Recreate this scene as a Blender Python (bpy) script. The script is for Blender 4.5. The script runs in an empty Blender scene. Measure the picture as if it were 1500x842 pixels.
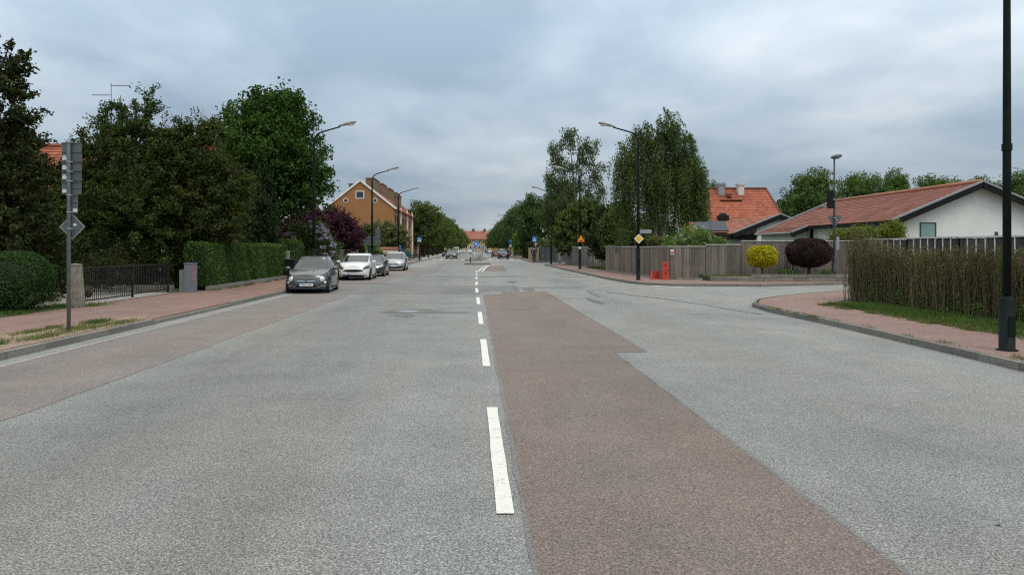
import bpy, bmesh, math, random
import numpy as np
from mathutils import Vector, Matrix

S = bpy.context.scene
COL = S.collection
R = math.radians
FOC, VX, VY, EYE = 1083.0, 698.0, 364.0, 1.6     # lens of the photograph in its own pixels


def gx(px, Y):
    return (px - VX) * Y / FOC


def gz(py, Y):
    return EYE - (py - VY) * Y / FOC


# ------------------------------------------------------------------ materials
class NT:
    def __init__(self, name):
        self.m = bpy.data.materials.new(name)
        self.m.use_nodes = True
        self.t = self.m.node_tree
        self.b = self.t.nodes['Principled BSDF']
        self.out = self.t.nodes['Material Output']

    def n(self, typ, **kw):
        nd = self.t.nodes.new(typ)
        for k, v in kw.items():
            if k.startswith('i_'):
                key = k[2:]
                key = int(key) if key.isdigit() else key.replace('_', ' ')
                nd.inputs[key].default_value = v
            else:
                setattr(nd, k, v)
        return nd

    def l(self, a, b):
        self.t.links.new(a, b)

    def ramp(self, fac, stops):
        r = self.n('ShaderNodeValToRGB')
        e = r.color_ramp.elements
        while len(e) < len(stops):
            e.new(0.5)
        for i, (p, c) in enumerate(stops):
            e[i].position = p
            e[i].color = (*c, 1)
        self.l(fac, r.inputs[0])
        return r.outputs[0]

    def noise(self, vec, scale, detail=4, rough=.55, dist=0):
        n = self.n('ShaderNodeTexNoise', i_Scale=scale, i_Detail=detail, i_Roughness=rough, i_Distortion=dist)
        if vec is not None:
            self.l(vec, n.inputs['Vector'])
        return n.outputs['Fac']

    def coord(self, scale=None, which='Object'):
        c = self.n('ShaderNodeTexCoord').outputs[which]
        if scale:
            m = self.n('ShaderNodeMapping')
            m.inputs['Scale'].default_value = scale
            self.l(c, m.inputs[0])
            c = m.outputs[0]
        return c

    def mix(self, fac, a, b, mode='MIX'):
        m = self.n('ShaderNodeMix', data_type='RGBA', blend_type=mode)
        for s, v in ((m.inputs[0], fac), (m.inputs[6], a), (m.inputs[7], b)):
            if isinstance(v, (int, float)):
                s.default_value = v
            elif isinstance(v, tuple):
                s.default_value = (*v, 1)
            else:
                self.l(v, s)
        return m.outputs[2]

    def base(self, sock):
        self.l(sock, self.b.inputs['Base Color'])

    def bump(self, h, strength=.5, dist=.02):
        b = self.n('ShaderNodeBump', i_Strength=strength, i_Distance=dist)
        self.l(h, b.inputs['Height'])
        self.l(b.outputs[0], self.b.inputs['Normal'])

    def set(self, **kw):
        for k, v in kw.items():
            self.b.inputs[k.replace('_', ' ')].default_value = v


def sc(c, k):
    return tuple(min(1, x * k) for x in c)


def plain(name, c, rough=.6, metal=0, var=.18, scale=6, bump=0, bscale=40, coat=0, island=0, detail=5, spec=.5, stretch=None):
    t = NT(name)
    co = t.coord(stretch)
    f = t.noise(co, scale, detail)
    col = t.ramp(f, [(.3, sc(c, 1 - var)), (.7, sc(c, 1 + var))])
    if island:
        g = t.n('ShaderNodeNewGeometry').outputs['Random Per Island']
        col = t.mix(1.0, col, t.ramp(g, [(0, (1 - island,) * 3), (1, (1, 1, 1))]), 'MULTIPLY')
    t.base(col)
    t.set(Roughness=rough, Metallic=metal, Coat_Weight=coat, Specular_IOR_Level=spec)
    t.b.inputs['Coat Roughness'].default_value = .04
    if bump:
        t.bump(t.noise(co, bscale, 4), bump)
    return t.m


def leaf_mat(name, c1, c2, trans=.25, c3=None):
    t = NT(name)
    g = t.n('ShaderNodeNewGeometry').outputs['Random Per Island']
    f = t.noise(t.coord(), .9, 3)
    a = t.n('ShaderNodeMath', operation='MULTIPLY_ADD', i_1=.45)
    t.l(g, a.inputs[0]); t.l(f, a.inputs[2])
    stops = [(.3, c1), (.95, c2)]
    if c3:
        stops = [(.3, c1), (.75, c2), (.98, c3)]
    col = t.ramp(a.outputs[0], stops)
    t.base(col)
    t.set(Roughness=.65, Specular_IOR_Level=.14)
    tr = t.n('ShaderNodeBsdfTranslucent')
    t.l(t.mix(1.0, col, (1.25, 1.35, .7), 'MULTIPLY'), tr.inputs[0])
    ms = t.n('ShaderNodeMixShader', i_0=trans)
    t.l(t.b.outputs[0], ms.inputs[1]); t.l(tr.outputs[0], ms.inputs[2])
    t.l(ms.outputs[0], t.out.inputs[0])
    return t.m


def asphalt(name, stones, fine, big=.16, lanes=None):
    """stones: three colours dark binder > mid > pale aggregate"""
    t = NT(name)
    co = t.coord()
    v = t.n('ShaderNodeTexVoronoi', i_Scale=fine)
    t.l(co, v.inputs['Vector'])
    sp = t.n('ShaderNodeSeparateColor'); t.l(v.outputs['Color'], sp.inputs[0])
    nf = t.noise(co, fine * .5, 4, .75)
    h = t.n('ShaderNodeMath', operation='MULTIPLY_ADD', i_1=.55); t.l(sp.outputs[0], h.inputs[0])
    k = t.n('ShaderNodeMath', operation='MULTIPLY_ADD', i_1=1.5, i_2=-.42); t.l(nf, k.inputs[0]); t.l(k.outputs[0], h.inputs[2])
    col = t.ramp(h.outputs[0], [(.12, stones[0]), (.56, stones[1]), (1.0, stones[2])])
    # wear along the driving direction, and wide blotches
    w = t.noise(t.coord((1.1, .06, 1)), 1.0, 4, .6)
    col = t.mix(1.0, col, t.ramp(w, [(.3, (1 - big,) * 3), (.7, (1, 1, 1))]), 'MULTIPLY')
    b = t.noise(co, .9, 6, .65)
    col = t.mix(1.0, col, t.ramp(b, [(.3, (.8, .8, .81)), (.65, (1, 1, 1))]), 'MULTIPLY')
    w2 = t.noise(t.coord((.28, .16, 1)), 1.3, 5, .6, .6)
    col = t.mix(1.0, col, t.ramp(w2, [(.32, (.83, .84, .86)), (.5, (1, 1, 1)), (.7, (1.0, .985, .95))]), 'MULTIPLY')
    hue = t.noise(t.coord((.35, .07, 1)), 1.7, 3)
    col = t.mix(1.0, col, t.ramp(hue, [(.36, (.96, .985, 1.0)), (.52, (1, 1, 1)), (.66, (1.0, .975, .91))]), 'MULTIPLY')
    if lanes:       # polished wheel tracks: position across the road, bent a little by noise
        sx = t.n('ShaderNodeSeparateXYZ'); t.l(co, sx.inputs[0])
        ad = t.n('ShaderNodeMath', operation='MULTIPLY_ADD', i_1=.9); t.l(t.noise(t.coord((.6, .12, 1)), 1.2, 3), ad.inputs[0]); t.l(sx.outputs[0], ad.inputs[2])
        mr = t.n('ShaderNodeMapRange'); t.l(ad.outputs[0], mr.inputs[0])
        mr.inputs['From Min'].default_value = -6.5; mr.inputs['From Max'].default_value = 8
        col = t.mix(1.0, col, t.ramp(mr.outputs[0], [((x + 6.5) / 14.5, (v, v, v * .995)) for x, v in lanes]), 'MULTIPLY')
    t.base(col)
    t.set(Roughness=.72, Specular_IOR_Level=.5)
    t.bump(h.outputs[0], .55, .006)
    return t.m


def tiles(name, c1, c2, c3, pitch, moss=.25):
    t = NT(name)
    uv = t.coord(which='UV')
    mp = t.n('ShaderNodeMapping'); mp.inputs['Scale'].default_value = (1 / pitch, 1, 1); t.l(uv, mp.inputs[0])
    fl = t.n('ShaderNodeVectorMath', operation='FLOOR'); t.l(mp.outputs[0], fl.inputs[0])
    wn = t.n('ShaderNodeTexWhiteNoise', noise_dimensions='2D'); t.l(fl.outputs[0], wn.inputs['Vector'])
    col = t.ramp(wn.outputs['Value'], [(0, c1), (.55, c2), (1, c3)])
    big = t.noise(t.coord(), .7, 6, .65)
    col = t.mix(1.0, col, t.ramp(big, [(.35, (.7, .68, .66)), (.6, (1, 1, 1))]), 'MULTIPLY')
    mo = t.noise(t.coord(), 4.5, 3, .6)
    col = t.mix(t.ramp(mo, [(.66 - moss * .2, (0, 0, 0)), (.74, (.75,) * 3)]), col, (.06, .05, .04))
    t.base(col)
    sx = t.n('ShaderNodeSeparateXYZ'); t.l(mp.outputs[0], sx.inputs[0])
    ml = t.n('ShaderNodeMath', operation='MULTIPLY', i_1=6.2832); t.l(sx.outputs[0], ml.inputs[0])
    sn = t.n('ShaderNodeMath', operation='SINE'); t.l(ml.outputs[0], sn.inputs[0])
    t.bump(sn.outputs[0], .6, .03)
    t.set(Roughness=.8)
    return t.m


def wood(name, c1, c2):
    t = NT(name)
    g = t.n('ShaderNodeNewGeometry').outputs['Random Per Island']
    f = t.noise(t.coord((9, 9, .5)), 4, 6, .6)
    col = t.ramp(f, [(.3, c1), (.7, c2)])
    col = t.mix(1.0, col, t.ramp(g, [(0, (.58, .56, .55)), (1, (1.15, 1.13, 1.1))]), 'MULTIPLY')
    damp = t.noise(t.coord((1, 1, .6)), 1.3, 4)
    col = t.mix(1.0, col, t.ramp(damp, [(.35, (.74, .76, .74)), (.6, (1, 1, 1))]), 'MULTIPLY')
    t.base(col)
    t.set(Roughness=.85)
    t.bump(f, .3, .01)
    return t.m


def brick_mat(name, c, c2, mortar):
    t = NT(name)
    co = t.coord(which='UV')
    b = t.n('ShaderNodeTexBrick', i_Scale=1.0, i_Mortar_Size=.012)
    b.inputs['Brick Width'].default_value = .25; b.inputs['Row Height'].default_value = .075
    b.inputs['Color1'].default_value = (*c, 1); b.inputs['Color2'].default_value = (*c2, 1)
    b.inputs['Mortar'].default_value = (*mortar, 1)
    t.l(co, b.inputs['Vector'])
    f = t.noise(t.coord(), .8, 5)
    t.base(t.mix(1.0, b.outputs[0], t.ramp(f, [(.3, (.82,) * 3), (.7, (1, 1, 1))]), 'MULTIPLY'))
    t.set(Roughness=.9)
    return t.m


M = {}
M['road'] = asphalt('road_asphalt', ((.050, .050, .048), (.197, .196, .190), (.56, .55, .525)), 140, .14, [(-4.4, 1.08), (-3.1, .80), (-2.2, .86), (-1.1, .88), (.4, 1.0), (3.2, .98), (4.6, .92), (6.2, 1.05)])
M['redroad'] = asphalt('red_asphalt', ((.042, .031, .028), (.172, .127, .110), (.37, .29, .25)), 140, .10)
M['redroad2'] = asphalt('greyish_red_asphalt', ((.055, .046, .043), (.205, .168, .156), (.40, .345, .32)), 140, .10)
M['tar'] = asphalt('tar_patch', ((.06, .06, .065), (.125, .125, .13), (.23, .23, .23)), 70, .1)
M['greypatch'] = asphalt('smooth_grey_patch', ((.10, .095, .093), (.185, .176, .172), (.29, .28, .27)), 80, .14)
M['darkpatch'] = asphalt('dark_patch_asphalt', ((.07, .07, .072), (.14, .14, .142), (.25, .25, .25)), 90, .1)
M['pave'] = asphalt('red_gravel_pavement', ((.12, .068, .056), (.255, .148, .122), (.37, .25, .21)), 60, .1)
M['palepave'] = plain('pale_paving', (.36, .34, .32), .9, var=.14, scale=4, bump=.2)
M['soil'] = plain('sandy_soil', (.26, .19, .14), .95, var=.3, scale=7, bump=.4)
M['lawn'] = plain('lawn_soil', (.055, .075, .025), .95, var=.4, scale=5, bump=.4)
M['ground'] = plain('ground_grass', (.06, .08, .035), .95, var=.35, scale=.2)
M['kerb'] = plain('kerb_granite', (.21, .20, .18), .85, var=.3, scale=25, bump=.4, island=.3)
M['paint'] = plain('road_paint', (.72, .71, .66), .75, var=.08, scale=9, bump=.25, bscale=90)
t = NT('worn_road_paint')
t.set(Roughness=.75)
f1, f2 = t.noise(t.coord(), 70, 3, .7), t.noise(t.coord(), 5, 4)
ad = t.n('ShaderNodeMath', operation='MULTIPLY_ADD', i_1=.6); t.l(f2, ad.inputs[0]); t.l(f1, ad.inputs[2])
t.base(t.mix(t.ramp(ad.outputs[0], [(.86, (0, 0, 0)), (.98, (.8,) * 3)]), t.ramp(f2, [(.3, (.66, .65, .60)), (.7, (.73, .72, .67))]), (.22, .22, .21)))
t.bump(f1, .3, .004)
M['paint'] = t.m
M['seam'] = plain('pale_seam', (.34, .33, .31), .85, var=.25, scale=14)
M['lamp_pole'] = plain('dark_green_lacquer', (.006, .011, .010), .6, var=.3, scale=9, spec=.15)
M['galv'] = plain('galvanised_steel', (.17, .195, .215), .5, .35, var=.14, scale=12)
M['dark_steel'] = plain('dark_steel', (.045, .05, .055), .55, .2, var=.2, scale=9)
M['alu'] = plain('aluminium_back', (.105, .125, .13), .55, .3, var=.14, scale=9)
M['lamp_head'] = plain('grey_lamp_housing', (.30, .31, .31), .5, var=.15)
M['lens'] = plain('lamp_lens', (.78, .78, .74), .25, var=.05)
M['sticker'] = plain('white_sticker', (.62, .64, .65), .6, var=.06)
M['white'] = plain('white_paint', (.74, .74, .72), .6, var=.06)
M['black'] = plain('black_paint', (.009, .009, .010), .6, var=.2, spec=.2)
M['dark'] = plain('dark_trim', (.02, .02, .022), .5, var=.2)
M['iron'] = plain('black_iron', (.012, .012, .014), .5, var=.3)
M['concrete'] = plain('weathered_concrete', (.22, .20, .17), .95, var=.35, scale=7, bump=.5, bscale=30)
M['cabinet'] = plain('grey_cabinet', (.15, .17, .19), .6, var=.1)
M['pinkposter'] = plain('faded_pink_poster', (.26, .14, .19), .8, var=.25, scale=5)
M['yellow'] = plain('sign_yellow', (.75, .45, .03), .5, var=.04)
M['signred'] = plain('sign_red', (.55, .03, .02), .5, var=.06)
M['signorange'] = plain('sign_warm_yellow', (.85, .40, .02), .5, var=.04)
M['blue'] = plain('sign_blue', (.02, .15, .52), .5, var=.06)
M['redplastic'] = plain('red_plastic', (.42, .05, .032), .5, var=.14, scale=4)
M['render_white'] = plain('white_render', (.72, .72, .70), .9, var=.05, scale=1.1, bump=.03, bscale=12)
M['render_grey'] = plain('grey_render', (.33, .32, .29), .9, var=.1, scale=2)
M['render_cream'] = plain('cream_render', (.55, .48, .36), .9, var=.08)
M['render_yellow'] = plain('yellow_render', (.45, .33, .15), .9, var=.1, scale=.4)
M['orange_brick'] = brick_mat('orange_brick', (.42, .175, .055), (.36, .14, .045), (.34, .19, .10))
M['yellow_brick'] = brick_mat('yellow_brick', (.20, .115, .055), (.16, .09, .045), (.18, .12, .075))
M['chimney_cap'] = plain('chimney_cap', (.15, .07, .05), .9, var=.2)
M['tile_brown'] = tiles('brown_red_tiles', (.175, .055, .034), (.225, .072, .045), (.27, .095, .06), .3, 0)
M['tile_orange'] = tiles('orange_red_tiles', (.30, .078, .040), (.36, .098, .050), (.41, .122, .064), .25, .3)
M['tile_orange2'] = tiles('pale_orange_tiles', (.33, .11, .062), (.39, .145, .085), (.44, .18, .11), .25, 0)
M['tile_red'] = tiles('red_tiles', (.30, .07, .05), (.40, .10, .07), (.45, .14, .1), .3, 0)
M['tile_far'] = plain('far_red_roof', (.27, .10, .07), .85, var=.2, scale=.5)
M['gutter'] = plain('grey_zinc', (.28, .30, .32), .5, .3, var=.1)
M['solar'] = plain('solar_panel', (.022, .024, .032), .5, var=.15, scale=3, spec=.3)
M['glass'] = plain('window_glass', (.025, .035, .045), .06, var=.1, spec=.8)
M['tealglass'] = plain('curtained_window', (.22, .34, .33), .15, var=.12, scale=3)
M['fence_brown'] = wood('brown_fence_boards', (.165, .13, .105), (.29, .24, .20))
M['fence_worn'] = wood('worn_fence_boards', (.15, .125, .108), (.27, .235, .205))
M['fence_grey'] = wood('grey_fence_boards', (.13, .125, .115), (.22, .21, .195))
M['fence_slate'] = wood('slate_fence_boards', (.055, .068, .085), (.085, .10, .12))
M['fence_cream'] = wood('cream_fence_boards', (.36, .29, .16), (.44, .36, .2))
M['fence_dark'] = wood('dark_grey_boards', (.06, .055, .052), (.115, .105, .095))
M['cap_rail'] = plain('pale_cap_rail', (.58, .57, .54), .8, var=.12)
M['stone'] = plain('planter_stone', (.23, .215, .19), .9, var=.25, scale=9, bump=.5, island=.35)
M['bark'] = plain('bark', (.055, .042, .032), .95, var=.4, scale=6, bump=.8, bscale=20, stretch=(1, 1, .3))
M['bark_red'] = plain('reddish_bark', (.075, .042, .03), .95, var=.4, scale=6, bump=.8, bscale=20, stretch=(1, 1, .3))
M['bark_birch'] = plain('birch_bark', (.36, .34, .31), .9, var=.5, scale=5, bump=.4, stretch=(1, 1, 2.5))
M['foliage_core'] = plain('dark_foliage_core', (.014, .017, .008), .95, var=.4, scale=10, bump=.8)  # solid core fill, coloured dark so the leaf shells are not see-through
M['leaf_yew'] = leaf_mat('yew_needles', (.012, .027, .005), (.042, .068, .013), .18, (.085, .112, .028))
M['leaf_yew2'] = leaf_mat('brown_yew_needles', (.014, .027, .005), (.05, .072, .015), .18, (.10, .115, .032))
M['leaf_dark'] = leaf_mat('dark_leaves', (.012, .019, .006), (.032, .042, .012), .18, (.06, .072, .022))
M['leaf_maple'] = leaf_mat('maple_leaves', (.014, .038, .007), (.042, .092, .016), .26, (.075, .14, .03))
M['leaf_cypress'] = leaf_mat('cypress_leaves', (.012, .026, .01), (.03, .052, .018), .1)
M['leaf_hedge'] = leaf_mat('hedge_leaves', (.02, .05, .010), (.058, .12, .024), .2, (.10, .165, .042))
M['leaf_ball'] = leaf_mat('round_hedge_leaves', (.018, .045, .012), (.045, .09, .024), .18)
M['leaf_purple'] = leaf_mat('purple_leaves', (.028, .010, .017), (.066, .022, .038), .2, (.115, .045, .068))
M['leaf_darkred'] = leaf_mat('dark_red_leaves', (.022, .014, .014), (.05, .028, .026), .15, (.085, .05, .045))
M['leaf_golden'] = leaf_mat('golden_leaves', (.20, .22, .012), (.55, .47, .02), .25, (.68, .58, .05))
M['leaf_lilac'] = leaf_mat('lilac_leaves', (.035, .075, .016), (.09, .15, .035), .25)
M['flower_lilac'] = leaf_mat('lilac_flowers', (.30, .25, .40), (.46, .40, .56), .2)
M['flower_white'] = leaf_mat('white_flowers', (.42, .45, .36), (.6, .62, .52), .2)
M['leaf_olive'] = leaf_mat('olive_leaves', (.05, .065, .022), (.12, .135, .05), .25, (.18, .19, .08))
M['leaf_avenue'] = leaf_mat('avenue_leaves', (.034, .06, .014), (.09, .13, .034), .25, (.14, .18, .055))
M['leaf_avenue2'] = leaf_mat('dark_avenue_leaves', (.026, .052, .018), (.065, .11, .034), .25, (.1, .15, .05))
M['leaf_birch'] = leaf_mat('birch_leaves', (.04, .06, .024), (.085, .115, .042), .28, (.14, .17, .075))
M['leaf_weep'] = leaf_mat('weeping_leaves', (.03, .052, .016), (.085, .125, .038), .26, (.14, .18, .062))
M['leaf_far'] = leaf_mat('far_tree_leaves', (.032, .065, .018), (.085, .14, .038), .25, (.14, .2, .06))
M['leaf_shrub'] = leaf_mat('shrub_leaves', (.05, .10, .022), (.12, .2, .045), .25, (.2, .28, .08))
M['leaf_ivy'] = leaf_mat('creeper_leaves', (.085, .115, .018), (.19, .22, .04), .25)
M['twig'] = leaf_mat('twig_brown', (.06, .048, .026), (.13, .105, .058), .05, (.20, .165, .095))
M['twig_leaf'] = leaf_mat('twig_leaves', (.065, .068, .026), (.135, .13, .05), .2, (.2, .18, .085))
M['grass'] = leaf_mat('grass_blades', (.035, .07, .014), (.075, .135, .03), .2, (.15, .18, .06))
M['drygrass'] = leaf_mat('dry_grass_blades', (.065, .09, .026), (.12, .15, .045), .2, (.19, .2, .08))
M['tyre'] = plain('tyre_rubber', (.012, .012, .012), .85, var=.2)
M['rim'] = plain('alloy_rim', (.35, .36, .37), .35, .7, var=.08)
M['chrome'] = plain('chrome_trim', (.7, .71, .72), .15, .9, var=.03)
M['lamp_glass'] = plain('headlamp_glass', (.55, .58, .60), .12, var=.12, scale=14, coat=.6)
M['lamp_dark'] = plain('dark_headlamp', (.06, .065, .07), .1, var=.3, scale=16, coat=.6)
M['tail_red'] = plain('tail_lamp_red', (.35, .01, .012), .2, var=.1, coat=.5)
M['plate'] = plain('number_plate', (.68, .69, .66), .5, var=.03)
M['plate_blue'] = plain('plate_blue_band', (.01, .06, .4), .5, var=.03)
M['car_glass'] = plain('car_glass', (.018, .024, .026), .05, var=.05, spec=.6)
M['skin'] = plain('skin', (.5, .3, .22), .6, var=.05)
M['navy'] = plain('navy_cloth', (.012, .014, .03), .9, var=.2)
M['jeans'] = plain('blue_grey_cloth', (.06, .07, .10), .9, var=.2)
M['hair'] = plain('dark_hair', (.02, .015, .012), .7, var=.2)
M['bin'] = plain('green_plastic', (.02, .07, .065), .6, var=.15)


def paint(name, c, metal=.25):
    return plain(name, c, .32, metal, var=.04, scale=2, coat=1, spec=.5)


M['p_grey'] = paint('grey_car_paint', (.065, .072, .077), .3)
M['p_white'] = paint('white_car_paint', (.72, .73, .72), 0)
M['p_black'] = paint('dark_green_car_paint', (.02, .026, .027), .3)
M['p_silver'] = paint('silver_car_paint', (.40, .41, .43), .5)
M['p_dark'] = paint('dark_blue_grey_car_paint', (.025, .032, .04), .3)
M['p_blue'] = paint('blue_car_paint', (.008, .011, .045), .2)
M['p_brown'] = paint('brown_car_paint', (.09, .045, .035), .3)
M['p_lightgrey'] = paint('light_grey_car_paint', (.30, .32, .34), .4)


# ------------------------------------------------------------------ mesh helpers
class MB:
    def __init__(self):
        self.v, self.f, self.mi, self.uv = [], [], [], {}
        self.sm = []
        self.cur = 0
        self.smooth = False

    def add(self, vs, fs, uvs=None, smooth=None):
        o = len(self.v)
        self.v += [tuple(p) for p in vs]
        for i, f in enumerate(fs):
            if uvs:
                self.uv[len(self.f)] = uvs[i]
            self.f.append(tuple(o + k for k in f))
            self.mi.append(self.cur)
            self.sm.append(self.smooth if smooth is None else smooth)
        return self

    def box(self, c, s, rz=0, m=None):
        x, y, z = (k / 2 for k in s)
        vs = [Vector((a * x, b * y, d * z)) for d in (-1, 1) for a, b in ((-1, -1), (1, -1), (1, 1), (-1, 1))]
        if m is None:
            m = Matrix.Translation(c) @ Matrix.Rotation(rz, 4, 'Z')
        else:
            m = Matrix.Translation(c) @ m
        vs = [m @ p for p in vs]
        return self.add(vs, [(3, 2, 1, 0), (4, 5, 6, 7), (0, 1, 5, 4), (1, 2, 6, 5), (2, 3, 7, 6), (3, 0, 4, 7)], smooth=False)

    def beam(self, p0, p1, w, h):
        """rectangular bar from p0 to p1, w sideways, h upwards"""
        p0, p1 = Vector(p0), Vector(p1)
        d = p1 - p0
        L = d.length
        y = d.normalized()
        x = y.cross(Vector((0, 0, 1)))
        x = Vector((1, 0, 0)) if x.length < 1e-4 else x.normalized()
        z = x.cross(y)
        m = Matrix((x, y, z)).transposed().to_4x4()
        return self.box((p0 + p1) / 2, (w, L, h), m=m)

    def path(self, pts, rad, n=8, cap=True):
        pts = [Vector(p) for p in pts]
        if not isinstance(rad, (list, tuple)):
            rad = [rad] * len(pts)
        vs, fs = [], []
        ref = Vector((0.37, .93, .05))
        for i, p in enumerate(pts):
            d = (pts[min(i + 1, len(pts) - 1)] - pts[max(i - 1, 0)])
            d = d.normalized() if d.length > 1e-7 else Vector((0, 0, 1))
            a = d.cross(ref)
            if a.length < .05:
                a = d.cross(Vector((1, 0, 0)))
            a.normalize()
            b = d.cross(a)
            for k in range(n):
                t = 2 * math.pi * k / n
                vs.append(p + (a * math.cos(t) + b * math.sin(t)) * rad[i])
        for i in range(len(pts) - 1):
            for k in range(n):
                k2 = (k + 1) % n
                fs.append((i * n + k, i * n + k2, (i + 1) * n + k2, (i + 1) * n + k))
        o = len(pts) * n
        self.add(vs, fs, smooth=n > 5)
        if cap:
            e = len(self.v) - o
            for ring, rev in ((0, False), (len(pts) - 1, True)):
                f = [e + ring * n + k for k in range(n)]
                self.f.append(tuple(f if rev else f[::-1])); self.mi.append(self.cur); self.sm.append(False)
        return self

    def lathe(self, prof, n=16, m=Matrix.Identity(4)):
        vs, fs = [], []
        for (r, z) in prof:
            for k in range(n):
                t = 2 * math.pi * k / n
                vs.append(m @ Vector((r * math.cos(t), r * math.sin(t), z)))
        for i in range(len(prof) - 1):
            for k in range(n):
                k2 = (k + 1) % n
                fs.append((i * n + k, i * n + k2, (i + 1) * n + k2, (i + 1) * n + k))
        return self.add(vs, fs, smooth=True)

    def ell(self, c, r, n=12, m=None):
        vs, fs = [], []
        h = n // 2
        for i in range(h + 1):
            a = math.pi * i / h
            for k in range(n):
                t = 2 * math.pi * k / n
                p = Vector((r[0] * math.sin(a) * math.cos(t), r[1] * math.sin(a) * math.sin(t), r[2] * math.cos(a)))
                if m is not None:
                    p = m @ p
                vs.append(p + Vector(c))
        for i in range(h):
            for k in range(n):
                k2 = (k + 1) % n
                fs.append((i * n + k, (i + 1) * n + k, (i + 1) * n + k2, i * n + k2))
        return self.add(vs, fs, smooth=True)

    def prism(self, poly, z0, z1):
        """upright prism of a plan outline (counter-clockwise)"""
        n = len(poly)
        vs = [(x, y, z0) for x, y in poly] + [(x, y, z1) for x, y in poly]
        fs = [tuple(range(n, 2 * n))] + [(i, (i + 1) % n, n + (i + 1) % n, n + i) for i in range(n)]
        return self.add(vs, fs, smooth=False)

    def plate(self, pts, thick, nrm):
        """flat outline pts (3-D) given a thickness against nrm"""
        nrm = Vector(nrm).normalized() * thick
        n = len(pts)
        vs = [Vector(p) for p in pts] + [Vector(p) - nrm for p in pts]
        fs = [tuple(range(n)), tuple(range(2 * n - 1, n - 1, -1))] + [(i, n + i, n + (i + 1) % n, (i + 1) % n) for i in range(n)]
        return self.add(vs, fs, smooth=False)

    def sheet(self, poly, z):
        return self.add([(x, y, z) for x, y in poly], [tuple(range(len(poly)))], smooth=False)

    def build(self, name, mats, parent=None, tri=False):
        me = bpy.data.meshes.new(name)
        me.from_pydata(self.v, [], self.f)
        if not isinstance(mats, (list, tuple)):
            mats = [mats]
        for m in mats:
            me.materials.append(m)
        me.polygons.foreach_set('material_index', self.mi)
        me.polygons.foreach_set('use_smooth', self.sm)
        if self.uv:
            ul = me.uv_layers.new(name='UVMap')
            for fi, uvs in self.uv.items():
                p = me.polygons[fi]
                for li, u in zip(p.loop_indices, uvs):
                    ul.data[li].uv = u
        if tri:
            bm = bmesh.new(); bm.from_mesh(me)
            bmesh.ops.triangulate(bm, faces=[f for f in bm.faces if len(f.verts) > 4])
            bm.to_mesh(me); bm.free()
        me.update()
        return link(name, me, parent)


def link(name, me, parent=None):
    o = bpy.data.objects.new(name, me)
    COL.objects.link(o)
    if parent is not None:
        o.parent = parent
    return o


def tag(o, label=None, cat=None, group=None, kind=None):
    if label: o['label'] = label
    if cat: o['category'] = cat
    if group: o['group'] = group
    if kind: o['kind'] = kind
    return o


def empty(name, loc, label, cat, group=None, rz=0):
    o = bpy.data.objects.new(name, None)
    o.empty_display_size = .2
    COL.objects.link(o)
    o.location = loc
    o.rotation_euler = (0, 0, rz)
    return tag(o, label, cat, group)


def copy_tree(o, parent=None):
    c = o.copy()
    COL.objects.link(c)
    c.parent = parent
    for ch in list(o.children):
        copy_tree(ch, c)
    return c


def again(o, loc, label, rz=None, s=None, group=None):
    c = copy_tree(o)
    c.location = loc
    c['label'] = label
    if rz is not None: c.rotation_euler = (0, 0, rz)
    if s is not None: c.scale = (s, s, s) if not isinstance(s, tuple) else s
    if group: c['group'] = group
    return c


def text_mesh(name, body, size, mat, parent, loc, rot, thick=.002):
    cu = bpy.data.curves.new(name, 'FONT')
    cu.body = body; cu.size = size; cu.align_x = 'CENTER'; cu.align_y = 'CENTER'; cu.extrude = thick
    o = bpy.data.objects.new(name, cu)
    COL.objects.link(o)
    dg = bpy.context.evaluated_depsgraph_get()
    me = bpy.data.meshes.new_from_object(o.evaluated_get(dg))
    bpy.data.objects.remove(o)
    me.materials.clear(); me.materials.append(mat)
    r = link(name, me, parent)
    r.location = loc; r.rotation_euler = rot
    return r


# ------------------------------------------------------------------ foliage
def quads(name, V, mat, parent=None):
    """V: (n,4,3) array of leaf corners"""
    n = len(V)
    me = bpy.data.meshes.new(name)
    me.vertices.add(n * 4)
    me.vertices.foreach_set('co', V.astype(np.float32).ravel())
    me.loops.add(n * 4)
    me.loops.foreach_set('vertex_index', np.arange(n * 4, dtype=np.int32))
    me.polygons.add(n)
    me.polygons.foreach_set('loop_start', np.arange(0, n * 4, 4, dtype=np.int32))
    me.polygons.foreach_set('loop_total', np.full(n, 4, dtype=np.int32))
    me.materials.append(mat)
    me.update(calc_edges=True)
    me.validate()
    return link(name, me, parent)


def unit(a):
    return a / np.maximum(np.linalg.norm(a, axis=1, keepdims=True), 1e-9)


def leafquads(rng, P, out, size, aspect=.6, bias=.5, along=None, abias=0., var=.35):
    n = len(P)
    nr = unit(unit(rng.normal(size=(n, 3))) + out * bias)
    t = unit(rng.normal(size=(n, 3)))
    if along is not None:
        t = unit(t * (1 - abias) + along * abias)
    t = unit(t - nr * np.sum(t * nr, axis=1, keepdims=True))
    b = np.cross(nr, t)
    L = size * (1 + var * rng.uniform(-1, 1, size=(n, 1)))
    W = L * aspect
    fold = nr * W * .22
    return np.stack([P - t * L / 2, P + b * W / 2 + fold, P + t * L / 2, P - b * W / 2 + fold], axis=1)


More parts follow.
